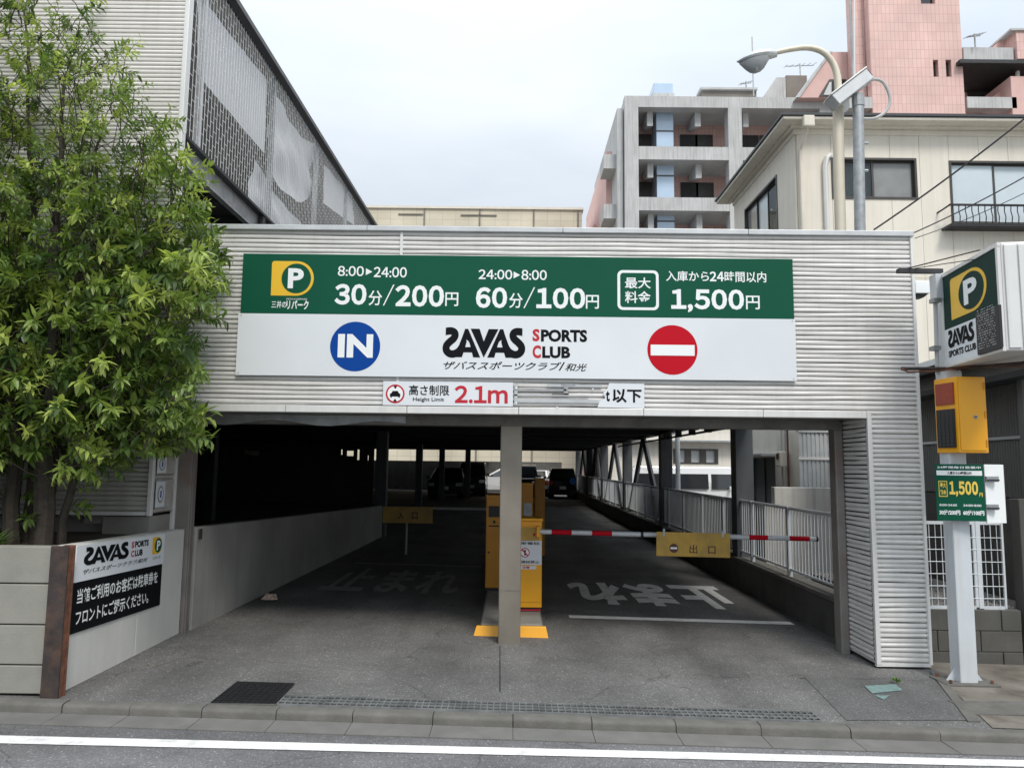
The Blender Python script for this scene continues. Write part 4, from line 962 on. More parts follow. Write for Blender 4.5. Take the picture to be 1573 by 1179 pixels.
# exit barrier arm
ar = thing('barrier', 'red and white striped barrier arm lowered across the exit lane', 'barrier', (.3, 8.42, .98))
A0 = at(826, 816, 8.42); A1 = at(1255, 827.5, 8.42)
def ap(px):
    s = (px-826)/(1255-826); s = s*1.0; return A0.lerp(A1, s)
seg = [(826, 847, 'letw'), (847, 878, 'red'), (878, 909, 'letw'), (909, 940, 'red'), (940, 984, 'letw'), (988, 1150, 'letw'), (1150, 1179, 'red'), (1179, 1212, 'letw'), (1212, 1243, 'red'), (1243, 1253, 'letw')]
for a, b, m in seg: MB().tube([ap(a), ap(b)], .027, 14).build('arm_section', M['red' if m == 'red' else 'polew'], ar, smooth=True)
MB().tube([ap(984), ap(988)], .031, 14).build('joint', M['black'], ar); MB().tube([ap(1253), ap(1256)], .029, 14).build('end_cap', M['black'], ar)
MB().box(.27, .31, 8.36, 8.49, A0.z-.06, A0.z+.06).build('arm_hub', M['yelbox'], ar, bevel=.01)
eb = thing('exit_board', 'ochre board reading 出口 with a no entry symbol hanging from the exit barrier arm', 'sign', (ap(1063).x, 8.3, .8))
b0 = at(1008, 816, 8.31); b1 = at(1121, 819, 8.31); c0 = at(1006, 853, 8.31)
rt = Vector((b1.x-b0.x, 0, b1.z-b0.z)).normalized(); upv = Vector((-rt.z, 0, rt.x)); FB = (Vector((b0.x, 8.30, b0.z)), rt, upv, Vector((0, -1, 0)))
bw = b1.x-b0.x; bh = b0.z-c0.z
bd = MB().fbox(FB, 0, bw, -bh, 0, 0, .008).build('board', M['yelboard'], eb, bevel=.002)
for u in (.1, .9): MB().fbox(FB, bw*u-.012, bw*u+.012, -.04, .035, .009, .014).build('clip', M['galv'], eb)
disc(FB, bw*.235, -bh*.66, bh*.19, M['brown'], bd, 'no_entry_disc', .010, .001, 32); plate(FB, bw*.235-bh*.14, bw*.235+bh*.14, -bh*.70, -bh*.62, M['letw'], bd, 'no_entry_bar', .012, .001)
lettering('出', FB, (bw*.445, bw*.555, -bh*.86, -bh*.50), M['brown'], bd, .015, w=.010); lettering('口', FB, (bw*.70, bw*.80, -bh*.86, -bh*.54), M['brown'], bd, .02, w=.010)
# entrance arm with its board
en = thing('barrier', 'dim grey barrier arm across the dark entrance lane at the left', 'barrier', (.4, 13.9, .9))
E0 = at(822, 783, 13.9); E1 = at(592, 779, 13.9)
MB().tube([E0, E1], .026, 10).build('arm_section', M['galvl'], en); MB().box(E0.x-.02, E0.x+.05, 13.6, 13.98, E0.z-.08, E0.z+.08).build('arm_hub', M['yeldark'], en)
MB().tube([at(625, 800, 13.95), (at(625, 800, 13.95).x, 13.95, gz(0)+.05)], .02, 6).build('rest_post', M['galvl'], en)
nb_ = thing('entrance_board', 'dim ochre board reading 入口 hanging from the entrance barrier arm', 'sign', (-2, 13.85, .8))
x0, x1, z0, z1 = rect(588, 778, 665, 803, 13.85); FE = FRONT(13.85)
bd = MB().fbox(FE, x0, x1, z0, z1, 0, .01).build('board', M['yelboard'], nb_)
lettering('入', FE, (x0+.30*(x1-x0), x0+.42*(x1-x0), z0+.07, z0+.20), M['brown'], bd, .04, w=.012); lettering('口', FE, (x0+.58*(x1-x0), x0+.70*(x1-x0), z0+.07, z0+.20), M['brown'], bd, .04, w=.012)

# ================================================================ VEHICLES
def car(name, label, cat, Lr, Wd, prof, belt, glass, paint, axles, wr=.3, inset=.16, rear=None, group=None, lamps=True):
    """prof: side outline (y,z) from rear bottom round over the roof to front bottom; car faces +Y; glass: side window polygons (y,z)"""
    t = thing(name, label, cat, (0, 0, 0), group); hw = Wd/2
    zt = max(z for _, z in prof)
    def hx(z): return hw if z <= belt else hw-inset*((z-belt)/(zt-belt))**.9
    n = len(prof); rows = []
    mb = MB(); vs = []
    for s in (-1, 1):
        for y, z in prof: vs.append((s*hx(z)*(.97 if z < .35 else 1), y, z))
    mb.add(vs, [tuple(range(n-1, -1, -1)), tuple(range(n, 2*n))] + [(i, (i+1) % n, (i+1) % n+n, i+n) for i in range(n)])
    mb.build('body', paint, t, bevel=.035)
    for s in (-1, 1):
        for g in glass:
            vs = [(s*(hx(z)+.008), y, z) for y, z in g]
            if s < 0: vs = vs[::-1]
            MB().add(vs, [tuple(range(len(vs)))]).build('side_window', M['carglass'], t)
    def endglass(a, b, nm, outy):
        (ya, za), (yb_, zb) = a, b; k = .06
        vs = [(-hx(za)+k*1.6, ya+outy, za), (hx(za)-k*1.6, ya+outy, za), (hx(zb)-k*1.6, yb_+outy, zb), (-hx(zb)+k*1.6, yb_+outy, zb)]
        if outy > 0: vs = vs[::-1]
        MB().add(vs, [(0, 1, 2, 3)]).build(nm, M['carglass'], t)
    r0, r1, f0, f1 = rear; endglass(r0, r1, 'rear_window', -.012); endglass(f0, f1, 'windscreen', .012)
    for y in axles:
        for s in (-1, 1):
            w_ = MB().tube([(s*(hw-.19), y, wr), (s*(hw+.005), y, wr)], wr, 22).build('wheel', M['tyre'], t, smooth=True)
            MB().tube([(s*(hw-.05), y, wr), (s*(hw+.012), y, wr)], wr*.62, 16).build('rim', M['rim'], w_)
            MB().tube([(s*(hw-.30), y, wr+.02), (s*(hw+.003), y, wr+.02)], wr+.055, 22).build('wheel_arch', M['black'], t)
    for s in (-1, 1):
        MB().box(s*(hw-.04), s*(hw-.2), -.03+min(p[0] for p in prof)+.02, min(p[0] for p in prof)+.06, belt-.28, belt-.02).build('tail_lamp', M['lampred'], t, bevel=.01)
        MB().box(s*(hw-.06), s*(hw-.34), max(p[0] for p in prof)-.10, max(p[0] for p in prof)+.012, belt-.32, belt-.16).build('headlight', M['lampw'], t, bevel=.01)
        MB().box(s*(hw+.0), s*(hw+.17), Lr*.22, Lr*.22+.08, belt+.02, belt+.16).build('mirror', paint, t, bevel=.02)
    for y, sg in ((min(p[0] for p in prof), -1), (max(p[0] for p in prof), 1)):
        MB().box(-.17, .17, y-.02 if sg < 0 else y, y if sg < 0 else y+.02, .42 if sg > 0 else .5, .58 if sg > 0 else .66).build('number_plate', M['letw'], t)
        MB().box(-hw+.03, hw-.03, y-.03 if sg < 0 else y-.06, y+.06 if sg < 0 else y+.03, .22, .42).build('bumper', M['black'], t, bevel=.02)
    return t
def place(t, x, y, rz=0, z=None): t.location = (x, y, gz(x) if z is None else z); t.rotation_euler = (0, 0, rz)
kei = dict(Lr=3.4, Wd=1.47, belt=.98, inset=.15, wr=.28, axles=(-1.2, 1.2),
    prof=[(-1.68, .25), (-1.70, .95), (-1.56, 1.50), (-1.42, 1.60), (.35, 1.60), (.62, 1.52), (1.02, 1.02), (1.60, .92), (1.70, .70), (1.68, .25)],
    glass=[[(-1.35, 1.02), (-.42, 1.02), (-.42, 1.46), (-1.27, 1.46)], [(-.34, 1.02), (.82, 1.02), (.50, 1.46), (-.34, 1.46)]], rear=((-1.695, 1.03), (-1.59, 1.44), (1.05, 1.03), (.66, 1.47)))
kbox = dict(Lr=3.4, Wd=1.48, belt=1.02, inset=.10, wr=.28, axles=(-1.2, 1.2),
    prof=[(-1.68, .25), (-1.70, 1.0), (-1.63, 1.68), (-1.5, 1.76), (.55, 1.76), (.85, 1.66), (1.22, 1.05), (1.62, .98), (1.70, .75), (1.68, .25)],
    glass=[[(-1.5, 1.06), (-.42, 1.06), (-.42, 1.6), (-1.46, 1.6)], [(-.34, 1.06), (1.05, 1.06), (.72, 1.6), (-.34, 1.6)]], rear=((-1.70, 1.08), (-1.645, 1.62), (1.24, 1.08), (.88, 1.61)))
sedan = dict(Lr=4.4, Wd=1.7, belt=.92, inset=.22, wr=.31, axles=(-1.35, 1.38),
    prof=[(-2.18, .25), (-2.22, .88), (-1.95, 1.02), (-1.75, 1.05), (-1.05, 1.42), (.15, 1.45), (.95, 1.02), (1.95, .88), (2.2, .68), (2.18, .25)],
    glass=[[(-1.45, 1.02), (-.42, 1.0), (-.42, 1.36), (-1.05, 1.35)], [(-.34, 1.0), (.80, 1.0), (.14, 1.36), (-.34, 1.37)]], rear=((-1.72, 1.08), (-1.08, 1.40), (.92, 1.05), (.2, 1.42)))
vanp = dict(Lr=4.7, Wd=1.7, belt=1.15, inset=.12, wr=.33, axles=(-1.45, 1.3),
    prof=[(-2.33, .3), (-2.35, 1.15), (-2.28, 1.88), (-2.15, 1.97), (1.1, 1.97), (1.45, 1.88), (2.12, 1.15), (2.34, .95), (2.35, .3)],
    glass=[[(-2.15, 1.2), (-1.0, 1.2), (-1.0, 1.72), (-2.12, 1.72)], [(-.92, 1.2), (.35, 1.2), (.35, 1.72), (-.92, 1.72)], [(.45, 1.2), (1.95, 1.2), (1.4, 1.72), (.45, 1.72)]], rear=((-2.35, 1.2), (-2.29, 1.8), (2.1, 1.2), (1.5, 1.82)))
c = car('parked_car', 'small black car with a blue sticker at the far end of the right lane', 'car', paint=M['carblack'], **kei); place(c, 2.62, 41)
c.location = (0, 0, 0); c.rotation_euler = (0, 0, 0); disc(FRONT(-1.73), .50, .92, .17, mat('sticker_blue', (.02, .16, .60), .5), c, 'blue_sticker', .02, .01, 16); place(c, 2.62, 41)
c = car('parked_van', 'dark boxy minivan at the far end, left of the centre post', 'minivan', paint=M['cargrey'], **kbox); place(c, -2.15, 41.2, math.pi)
c = car('parked_car', 'white car parked sideways at the far end just left of the centre post', 'car', paint=M['carwhite'], **sedan); place(c, -.6, 43.9, R_(90))
c = car('parked_car', 'white car at the far end whose nose shows beside the black hatchback', 'car', paint=M['carwhite'], **sedan); place(c, 1.55, 44.0, R_(-12))
c = car('parked_van', 'dark minivan behind the gate machines, right of the centre post', 'minivan', paint=M['carblack'], **kbox); place(c, .62, 41.5, math.pi)
c = car('parked_car', 'dark grey car in deep shade beyond the entrance barrier', 'car', paint=M['cargrey'], **sedan); place(c, -3.2, 38, math.pi)
c = car('white_van', 'white van seen side on beyond the railing, outside the car park', 'van', paint=M['carwhite'], **vanp); place(c, 6.45, 27, R_(-90), -.22)
MB().fbox(frame((.86, -2.1, 0), (0, 1, 0), (0, 0, 1)), 0, 2.2, .66, 1.0, 0, .01).build('side_panel', M['cargrey'], c)
# ================================================================ RIGHT: SIGN POLE
PX, PY = 3.80, 6.50
pl = thing('sign_pole', 'thick pale square steel pole right of the portal', 'pole', (PX, PY, gz(PX)))
MB().box(PX-.075, PX+.075, PY-.075, PY+.075, gz(PX), 2.60).build('shaft', M['polew'], pl, bevel=.012)
MB().box(PX+.03, PX+.16, PY+.08, PY+.2, 2.3, 3.4).build('upper_shaft', M['polew'], pl, bevel=.01)
MB().box(PX-.22, PX+.22, PY-.14, PY+.14, gz(PX)+.0, gz(PX)+.022).build('base_plate', M['conck'], pl, bevel=.004)
for s in (-1, 1):
    MB().hexa([(PX+s*.075, PY-.006, gz(PX)+.022), (PX+s*.15, PY-.006, gz(PX)+.022), (PX+s*.15, PY+.006, gz(PX)+.022), (PX+s*.075, PY+.006, gz(PX)+.022), (PX+s*.075, PY-.006, gz(PX)+.12), (PX+s*.08, PY-.006, gz(PX)+.12), (PX+s*.08, PY+.006, gz(PX)+.12), (PX+s*.075, PY+.006, gz(PX)+.12)]).build('gusset', M['polew'], pl)
    for q in (-1, 1): MB().tube([(PX+s*.17, PY+q*.1, gz(PX)+.02), (PX+s*.17, PY+q*.1, gz(PX)+.05)], .012, 6).build('bolt', M['rust'], pl)
# projecting illuminated box sign
L0 = at(1445, 418, 6.5); L1 = at(1534, 378, 5.5); B0 = at(1447, 560, 6.5); B1 = at(1547, 545, 5.5)
bs = thing('box_sign', 'projecting box sign with a big P logo on dark green and the club name below', 'sign', (3.7, 6, 2.6))
zt_, zb_ = (L0.z+L1.z)/2, (B0.z+B1.z)/2
o = Vector((L0.x, 6.5, 0)); rt = Vector((L1.x-L0.x, -1.0, 0)); Lw = rt.length; rt.normalize(); nrm = rt.cross(Vector((0, 0, 1))); FB = (o, rt, Vector((0, 0, 1)), nrm)
MB().fbox(FB, 0, Lw, zb_, zt_, -.42, -.012).build('casing', M['trim'], bs, bevel=.01)
for u in (.004, Lw-.034): MB().fbox(FB, u, u+.03, zb_+.03, zt_-.03, -.011, .012).build('edge_frame', M['trim'], bs)
for v in (zb_, zt_-.03): MB().fbox(FB, 0, Lw, v, v+.03, -.011, .012).build('edge_frame', M['trim'], bs)
zm = zb_+.40*(zt_-zb_)
gpn = MB().fbox(FB, .036, Lw-.036, zm, zt_-.031, -.011, .004).build('green_panel', M['greend'], bs)
plogo(FB, (.17*Lw, .80*Lw, zm+.12*(zt_-zm), zt_-.17*(zt_-zm)), gpn, M['greend'], .0065)
wpn = MB().fbox(FB, .036, .64*Lw, zb_+.031, zm-.002, -.011, .004).build('white_panel', M['white'], bs)
savas(FB, (.09*Lw, .56*Lw, zb_+.16, zb_+.31), M['letk'], wpn, .0065); lettering('SPORTS CLUB', FB, (.09*Lw, .58*Lw, zb_+.08, zb_+.135), M['letk'], wpn, .04, w=.0065)
led = MB().fbox(FB, .645*Lw, Lw-.0, zb_+.02, zm+.02, .005, .03).build('display', M['black'], bs, bevel=.004)
rnd = random.Random(9); dots = MB()
for i in range(22):
    for j in range(16):
        if rnd.random() < .55: u = .68*Lw+i*.0125; v = zb_+.06+j*.02; dots.fbox(FB, u, u+.007, v, v+.007, .0305, .032)
dots.build('display_dots', M['galvl'], led, stuff=True)
for k in range(4): MB().fbox((FB[0]+rt*(Lw+.001)-nrm*(.03+.1*k), -nrm, Vector((0, 0, 1)), rt), 0, .085, zb_+.02, zt_-.02, 0, .012).build('end_rib', M['trim'], bs, bevel=.004)
# pipe and lamp at the left rim of the box sign
pp = thing('conduit_pipe', 'grey conduit with clamps running down the left rim of the box sign', 'pipe', (3.66, 6.52, 2.5))
a, b = at(1436, 440, 6.52), at(1440, 575, 6.52)
MB().tube([a, b], .018, 8).build('pipe', M['pipe'], pp, smooth=True)
for y in (462, 535): c_ = at(1437, y, 6.50); MB().box(c_.x-.035, c_.x+.03, 6.46, 6.54, c_.z-.018, c_.z+.018).build('clamp', M['galv'], pp)
x0, x1, z0, z1 = rect(1434, 422, 1445, 460, 6.5); MB().box(x0, x1, 6.46, 6.56, z0, z1).build('box', M['polew'], pp)
# steel angle arms tying the sign to the portal
an = thing('angle_bracket', 'dark steel angle arm running left from the top of the box sign', 'bracket', (3.4, 6.5, 3.4))
a, b = at(1379, 416, 6.55), at(1446, 416, 6.55); MB().box(a.x, b.x, 6.52, 6.58, a.z-.018, a.z+.018).build('angle', M['dark'], an)
a2 = at(1395, 412, 6.54); b2 = at(1505, 384, 5.8); MB().tube([a2, b2], .006, 5).build('tie_wire', M['iron'], an)
a3 = at(1405, 412, 6.54); b3 = at(1499, 398, 5.8); MB().tube([a3, b3], .004, 5).build('tie_wire', M['iron'], an)
an = thing('angle_bracket', 'rusty steel arm with a dangling cable under the box sign', 'bracket', (3.4, 6.5, 2.6))
a, b = at(1384, 566, 6.55), at(1470, 566, 6.45); MB().tube([a, b], .016, 5).build('angle', M['rustf'], an)
c_, d_ = at(1470, 566, 6.45), at(1600, 556, 5.6); MB().tube([c_, d_], .018, 5).build('angle', M['rustf'], an)
MB().tube([at(1384, 566, 6.5), at(1395, 571, 6.5), at(1440, 570, 6.45), at(1490, 563, 6.3), at(1600, 562, 6.0)], .008, 6).build('cable', M['rust'], an)
# wall lamp on the portal's right edge
wl_ = thing('wall_lamp', 'small white floodlight fixed at the right edge of the portal', 'lamp', (3.8, 6.95, 3.3))
x0, x1, z0, z1 = rect(1402, 433, 1424, 452, 6.95); MB().box(x0, x1, 6.9, 7.05, z0, z1).build('housing', M['letw'], wl_, bevel=.008)
MB().hexa([(x0+.01, 6.92, z0-.035), (x1-.05, 6.92, z0-.035), (x1-.05, 7.02, z0-.035), (x0+.01, 7.02, z0-.035), (x0+.01, 6.91, z0), (x1-.01, 6.91, z0), (x1-.01, 7.04, z0), (x0+.01, 7.04, z0)]).build('bracket', M['black'], wl_)
# yellow exit warning lamp box
yx = thing('warning_lamp_box', 'bright yellow vehicle exit warning box with a red lamp and dark grid on its side', 'warning lamp', (3.85, 6.3, 1.9))
f0 = at(1468, 578, 6.28); f1 = at(1513, 580, 6.28); fb0 = at(1468, 695, 6.28); s0_ = at(1443, 590, 6.55)
zT, zB = f0.z, fb0.z
X0, X1 = f0.x, f1.x; XS0 = s0_.x-.05
MB().hexa([(X0, 6.28, zB), (X1, 6.28, zB), (X1, 6.60, zB), (XS0, 6.55, zB), (X0, 6.28, zT), (X1, 6.28, zT), (X1, 6.60, zT), (XS0, 6.55, zT)]).build('housing', M['yelbox'], yx, bevel=.008)
FD = FRONT(6.278); dd = MB().fbox(FD, X0+.012, X1-.02, zB+.02, zT-.02, 0, .006).build('door', M['yelbox'], yx, bevel=.003)
kx = X0+(X1-X0)*.58; disc(FD, kx, (zT+zB)/2-.02, .016, M['galv'], dd, 'handle', .012, .006, 16); disc(FD, kx, (zT+zB)/2-.02, .007, M['black'], dd, 'keyhole', .014, .002, 12)
for z in (zB+.08, (zT+zB)/2, zT-.08): MB().fbox(FD, X1-.026, X1-.012, z-.03, z+.03, .002, .012).build('hinge', M['yeldark'], yx)
rt = Vector((X0-XS0, 6.28-6.55, 0)); ln = rt.length; rt.normalize(); nn_ = rt.cross(Vector((0, 0, 1))); FX_ = (Vector((XS0, 6.55, 0)), rt, Vector((0, 0, 1)), nn_)
Hh = zT-zB
for a, b, m, nm in ((.64, .93, 'redled', 'red_lamp'), (.07, .58, 'black', 'grid_lamp')):
    pnl = MB().fbox(FX_, ln*.10, ln*.90, zB+a*Hh, zB+b*Hh, .001, .012).build(nm, M[m], yx, bevel=.003)
    if nm == 'grid_lamp':
        for i in range(4):
            for j in range(10): MB().fbox(FX_, ln*(.16+.18*i), ln*(.28+.18*i), zB+(a+.02+j*.049)*Hh, zB+(a+.052+j*.049)*Hh, .0122, .0132).build('cell', M['room'], pnl)
# green price panel
pg = thing('price_sign', 'green sign with a yellow 1,500 yen price fixed to the pale pole', 'sign', (3.7, 6.36, 1.5))
a, b, c_, d_ = at(1435, 714, 6.40), at(1509, 711, 6.33), at(1437, 796, 6.40), at(1511, 803, 6.33)
rt = Vector((b.x-a.x, -.07, 0)); Lw = rt.length; rt.normalize(); FG = (Vector((a.x, 6.40, 0)), rt, Vector((0, 0, 1)), rt.cross(Vector((0, 0, 1))))
z0, z1 = (c_.z+d_.z)/2-.0, (a.z+b.z)/2; Hh = z1-z0
gpl = MB().fbox(FG, 0, Lw, z0, z1, 0, .01).build('panel', M['green'], pg, bevel=.003)
G = lambda s, u0, u1, v0, v1, m='letw', bo=.02: lettering(s, FG, (u0*Lw, u1*Lw, z0+v0*Hh, z0+v1*Hh), M[m], gpl, bo, w=.0125)
G('24時間毎日営業中', .05, .95, .92, .965); plate(FG, .03*Lw, .97*Lw, z0+.80*Hh, z0+.885*Hh, M['letw'], gpl, 'white_strip', .0125, .001)
lettering('入庫から24時間以内', FG, (.25*Lw, .75*Lw, z0+.815*Hh, z0+.87*Hh), M['letk'], gpl, .02, w=.0145)
G('1,500', .28, .87, .42, .70, 'yelletter', .05); G('円', .89, .96, .43, .50, 'yelletter')
MB().prism(FG, [(.06*Lw, z0+.42*Hh), (.24*Lw, z0+.42*Hh), (.24*Lw, z0+.70*Hh), (.06*Lw, z0+.70*Hh)], .0115, .0125).build('box_outline', M['yelletter'], gpl)
MB().prism(FG, [(.075*Lw, z0+.435*Hh), (.225*Lw, z0+.435*Hh), (.225*Lw, z0+.685*Hh), (.075*Lw, z0+.685*Hh)], .0126, .0132).build('box_inside', M['green'], gpl)
lettering('最大', FG, (.09*Lw, .21*Lw, z0+.575*Hh, z0+.67*Hh), M['yelletter'], gpl, .03, w=.0145); lettering('料金', FG, (.09*Lw, .21*Lw, z0+.45*Hh, z0+.545*Hh), M['yelletter'], gpl, .03, w=.0145)
G('8:00▸24:00', .06, .42, .255, .295); G('24:00▸8:00', .55, .92, .255, .295)
G('30分/200円', .05, .48, .10, .19, 'letw', .04); G('60分/100円', .54, .97, .10, .19, 'letw', .04)
MB().box(PX-.05, PX+.05, 6.41, 6.424, z0+.05, z0+.1).build('clamp', M['galv'], pg); MB().box(PX-.05, PX+.05, 6.41, 6.424, z1-.1, z1-.05).build('clamp', M['galv'], pg)
wb = thing('blank_sign', 'blank white back of a sign with two grey brackets beside the green price sign', 'sign', (4.1, 6.4, 1.5))
a, b, c_ = at(1510.5, 713, 6.36), at(1540, 712, 6.42), at(1540, 803, 6.42)
MB().hexa([(a.x, 6.35, c_.z), (b.x, 6.41, c_.z), (b.x, 6.425, c_.z), (a.x, 6.365, c_.z), (a.x, 6.35, a.z), (b.x, 6.41, a.z), (b.x, 6.425, a.z), (a.x, 6.365, a.z)]).build('panel', M['letw'], wb, bevel=.003)
for y in (735, 778):
    p = at(1523, y, 6.36); MB().box(p.x-.06, p.x+.045, 6.33, 6.358, p.z-.025, p.z+.022).build('bracket', M['galv'], wb, bevel=.003); MB().box(p.x-.055, p.x+.04, 6.315, 6.329, p.z-.016, p.z-.004).build('bracket_bolt', M['dark'], wb)
# lattice fence on block base
bw_ = thing('block_wall', 'two course dark concrete block wall under the white lattice', 'block wall', (4, 7.2, 0))
zz = -.05
for r in range(3):
    h = (.13, .19, .19)[r]; x = 3.76-(.2 if r % 2 else 0)
    while x < 4.72:
        xa, xb = max(x, 3.76), min(x+.395, 4.745)
        if xb-xa > .03: MB().box(xa, xb-.006, 7.15+.003*(r % 2), 7.27, zz-.02*(r == 0), zz+h-.006).build('block', M['concd'], bw_, bevel=.005)
        x += .4
    zz += h
MB().box(3.76, 4.74, 7.165, 7.26, -.1, zz-.012).build('mortar', M['conck'], bw_)
zz -= .0
gr = MB(); rnd = random.Random(12)
for _ in range(2600):
    x, y = rnd.uniform(3.76, 4.85), rnd.uniform(7.28, 9.4); s = rnd.uniform(.008, .02); z = zz-.02+rnd.uniform(0, .02)
    gr.add([(x-s, y-s*.6, z), (x+s, y-s*.5, z), (x+s*.8, y+s, z), (x-s*.7, y+s*.8, z), (x, y, z+s*1.1)], [(0, 1, 4), (1, 2, 4), (2, 3, 4), (3, 0, 4)])
gr.build('gravel', M['gravel'], None, stuff=True)
struct(MB().box(3.76, 5.1, 7.275, 9.6, -.2, zz-.02).build('gravel_bed', M['gravel']))
lf = thing('lattice_fence', 'white wire lattice fence panels with flat steel frames on the dark block wall', 'fence', (4.3, 7.2, zz))
x0, x1, z0, z1 = rect(1424, 806, 1543, 935, 7.2)
zt2 = at(1470, 800, 7.2).z
FL = FRONT(7.2)
xm2 = at(1504, 870, 7.2).x
for a, b in ((xm2-.022, xm2+.022), (x1-.02, x1)): MB().fbox(FL, a, b, zz-.0, zt2, -.01, .012).build('lattice_post', M['polew'], lf, bevel=.002)
for a, b in ((xm2-.05, xm2-.024),): MB().fbox(FL, a, b, z0+.02, zt2, -.005, .008).build('lattice_frame', M['polew'], lf)
MB().fbox(FL, 3.76, xm2-.05, z0+.0, z0+.03, -.005, .008).build('lattice_frame', M['polew'], lf); MB().fbox(FL, xm2+.023, x1-.02, z0, z0+.03, -.005, .008).build('lattice_frame', M['polew'], lf)
MB().fbox(FL, 3.76, xm2-.05, zt2-.03, zt2, -.005, .008).build('lattice_frame', M['polew'], lf); MB().fbox(FL, xm2+.023, x1-.02, zt2-.03, zt2, -.005, .008).build('lattice_frame', M['polew'], lf)
x = 3.83; w0_ = None
k = 0
while x < x1-.03:
    MB().tube([(x, 7.2, z0+.03), (x, 7.2, zt2-.03)], .0032 if k % 2 else .0045, 5).build('upright_wire', M['polew'], lf); x += .058; k += 1
z = z0+.10; k = 0
while z < zt2-.04:
    MB().tube([(3.76, 7.19, z), (x1-.02, 7.19, z)], .0038, 5).build('cross_wire', M['polew'], lf); z += .112
# grey shed with eaves and the dark boundary walls
sh = thing('grey_shed', 'grey vertically ribbed shed with a projecting eave behind the sign pole', 'shed', (5.3, 9, 1.4))
S0, S1 = Vector((5.12, 7.2, 0)), Vector((5.42, 10.4, 0))
rt = (S0-S1); Ls = rt.length; rt.normalize(); FSH = (S1.copy(), rt, Vector((0, 0, 1)), rt.cross(Vector((0, 0, 1))))
mb = MB(); n = int(Ls/.05); P = []
for v in (1.47, 2.08, 2.09, 2.86):
    row = []
    for i in range(n):
        for du, dw in ((0, 0), (.025, 0), (.031, -.014), (.044, -.014)): row.append(FSH[0]+rt*(i*.05+du)+Vector((0, 0, v))+FSH[3]*dw)
    P.append(row)
mb.grid(P).build('ribbed_siding', M['shed'], sh)
MB().fbox(FSH, 0, Ls, 1.46, 2.84, -.1, -.02).build('siding_core', M['dark'], sh)
MB().fbox(FSH, -.02, Ls, 2.07, 2.10, .001, .02).build('trim_strip', M['galvl'], sh)
MB().fbox(FSH, -.2, Ls+.6, 2.64, 2.70, .0, .30).build('lower_eave', M['dark'], sh)
MB().fbox(FSH, -.2, Ls+.6, 2.705, 2.86, -.1, .26).build('fascia', M['shed'], sh)
MB().fbox(FSH, -.3, Ls+.6, 2.862, 2.93, -.1, .42).build('gutter', M['dark'], sh)
MB().fbox(FSH, -.3, Ls+.6, 2.932, 3.0, -1.6, .45).build('roof_sheet', M['letw'], sh)
bw2 = thing('boundary_wall', 'dark stained concrete boundary wall below the grey shed', 'wall', (5.2, 7.3, 0))
MB().fbox(FSH, -.1, Ls+.02, -.2, 1.455, -.14, .02).build('wall_body', M['concd'], bw2)
MB().box(4.80, 6.5, 7.18, 7.32, -.2, 1.48).build('wall_end', M['concd'], bw2, bevel=.01)
MB().box(5.0, 9.5, 7.33, 7.4, 1.47, 2.8).build('wall_upper', M['shed'], bw2)
w3 = thing('retaining_wall', 'grey streaked concrete wall facing the lane beyond the railing', 'wall', (4.4, 11.4, 0))
zt3 = at(1215, 748, 11.4).z
MB().box(3.95, 5.5, 11.4, 11.55, -.1, zt3).build('wall_body', M['conclight'], w3, bevel=.01)
MB().box(3.80, 3.94, 11.4, 46, -.1, 1.18).build('side_section', M['conclight'], w3, bevel=.01)
cf = thing('ribbed_panel_fence', 'grey ribbed sheet metal screen standing on the retaining wall beside the cream house', 'screen', (4.8, 11.6, zt3))
x0, x1 = at(1228, 700, 11.62).x, 5.4; zc = at(1250, 664, 11.62).z; P = []
for v in (zt3-.1, zc):
    row = []; x = x0
    while x < x1: row += [(x, 11.62, v), (x+.035, 11.62, v), (x+.042, 11.635, v), (x+.058, 11.635, v)]; x += .065
    P.append(row)
MB().grid(P).build('ribbed_sheet', M['galvl'], cf); MB().box(x0-.02, x1, 11.6, 11.66, zc, zc+.03).build('top_rail', M['galvl'], cf); MB().box(x0-.02, x1, 11.6, 11.618, zc-.42, zc-.38).build('trim_strip', M['trim'], cf)
# stain curtain of gravel strip beyond the railing
struct(MB().box(3.62, 3.78, 7.6, 46, -.3, .0).build('gravel_strip', M['gravel']))

# ================================================================ STREET LAMP AND GREY POLE
sp = thing('street_lamp', 'cream street lamp with a curved arm and a grey lamp head pointing left', 'street lamp', (4.6, 10.6, 0))
YL = 10.6
pt = [(1291, 350), (1289, 280), (1288, 210), (1287.5, 165)]
pts = [at(x, y, YL) for x, y in pt]; base = Vector((pts[0].x+.0, YL, -.05)); pts = [base, Vector((pts[0].x, YL, 3.5))]+pts
MB().tube(pts, [.078]*5+[.078], 14).build('mast', M['cream'], sp, smooth=True)
cv_ = smooth2([(1287.5, 165), (1288, 140), (1285, 112), (1276, 92), (1262, 79), (1240, 73.5), (1215, 76), (1191, 81)], 5)
cp_ = [at(x, y, YL) for x, y in cv_]
MB().tube(cp_, [.055-.02*i/len(cp_) for i in range(len(cp_))], 12).build('arm', M['cream'], sp, smooth=True)
MB().tube([pts[-1]-Vector((0, 0, .03)), pts[-1]+Vector((0, 0, .05))], .082, 14).build('collar', M['cream'], sp)
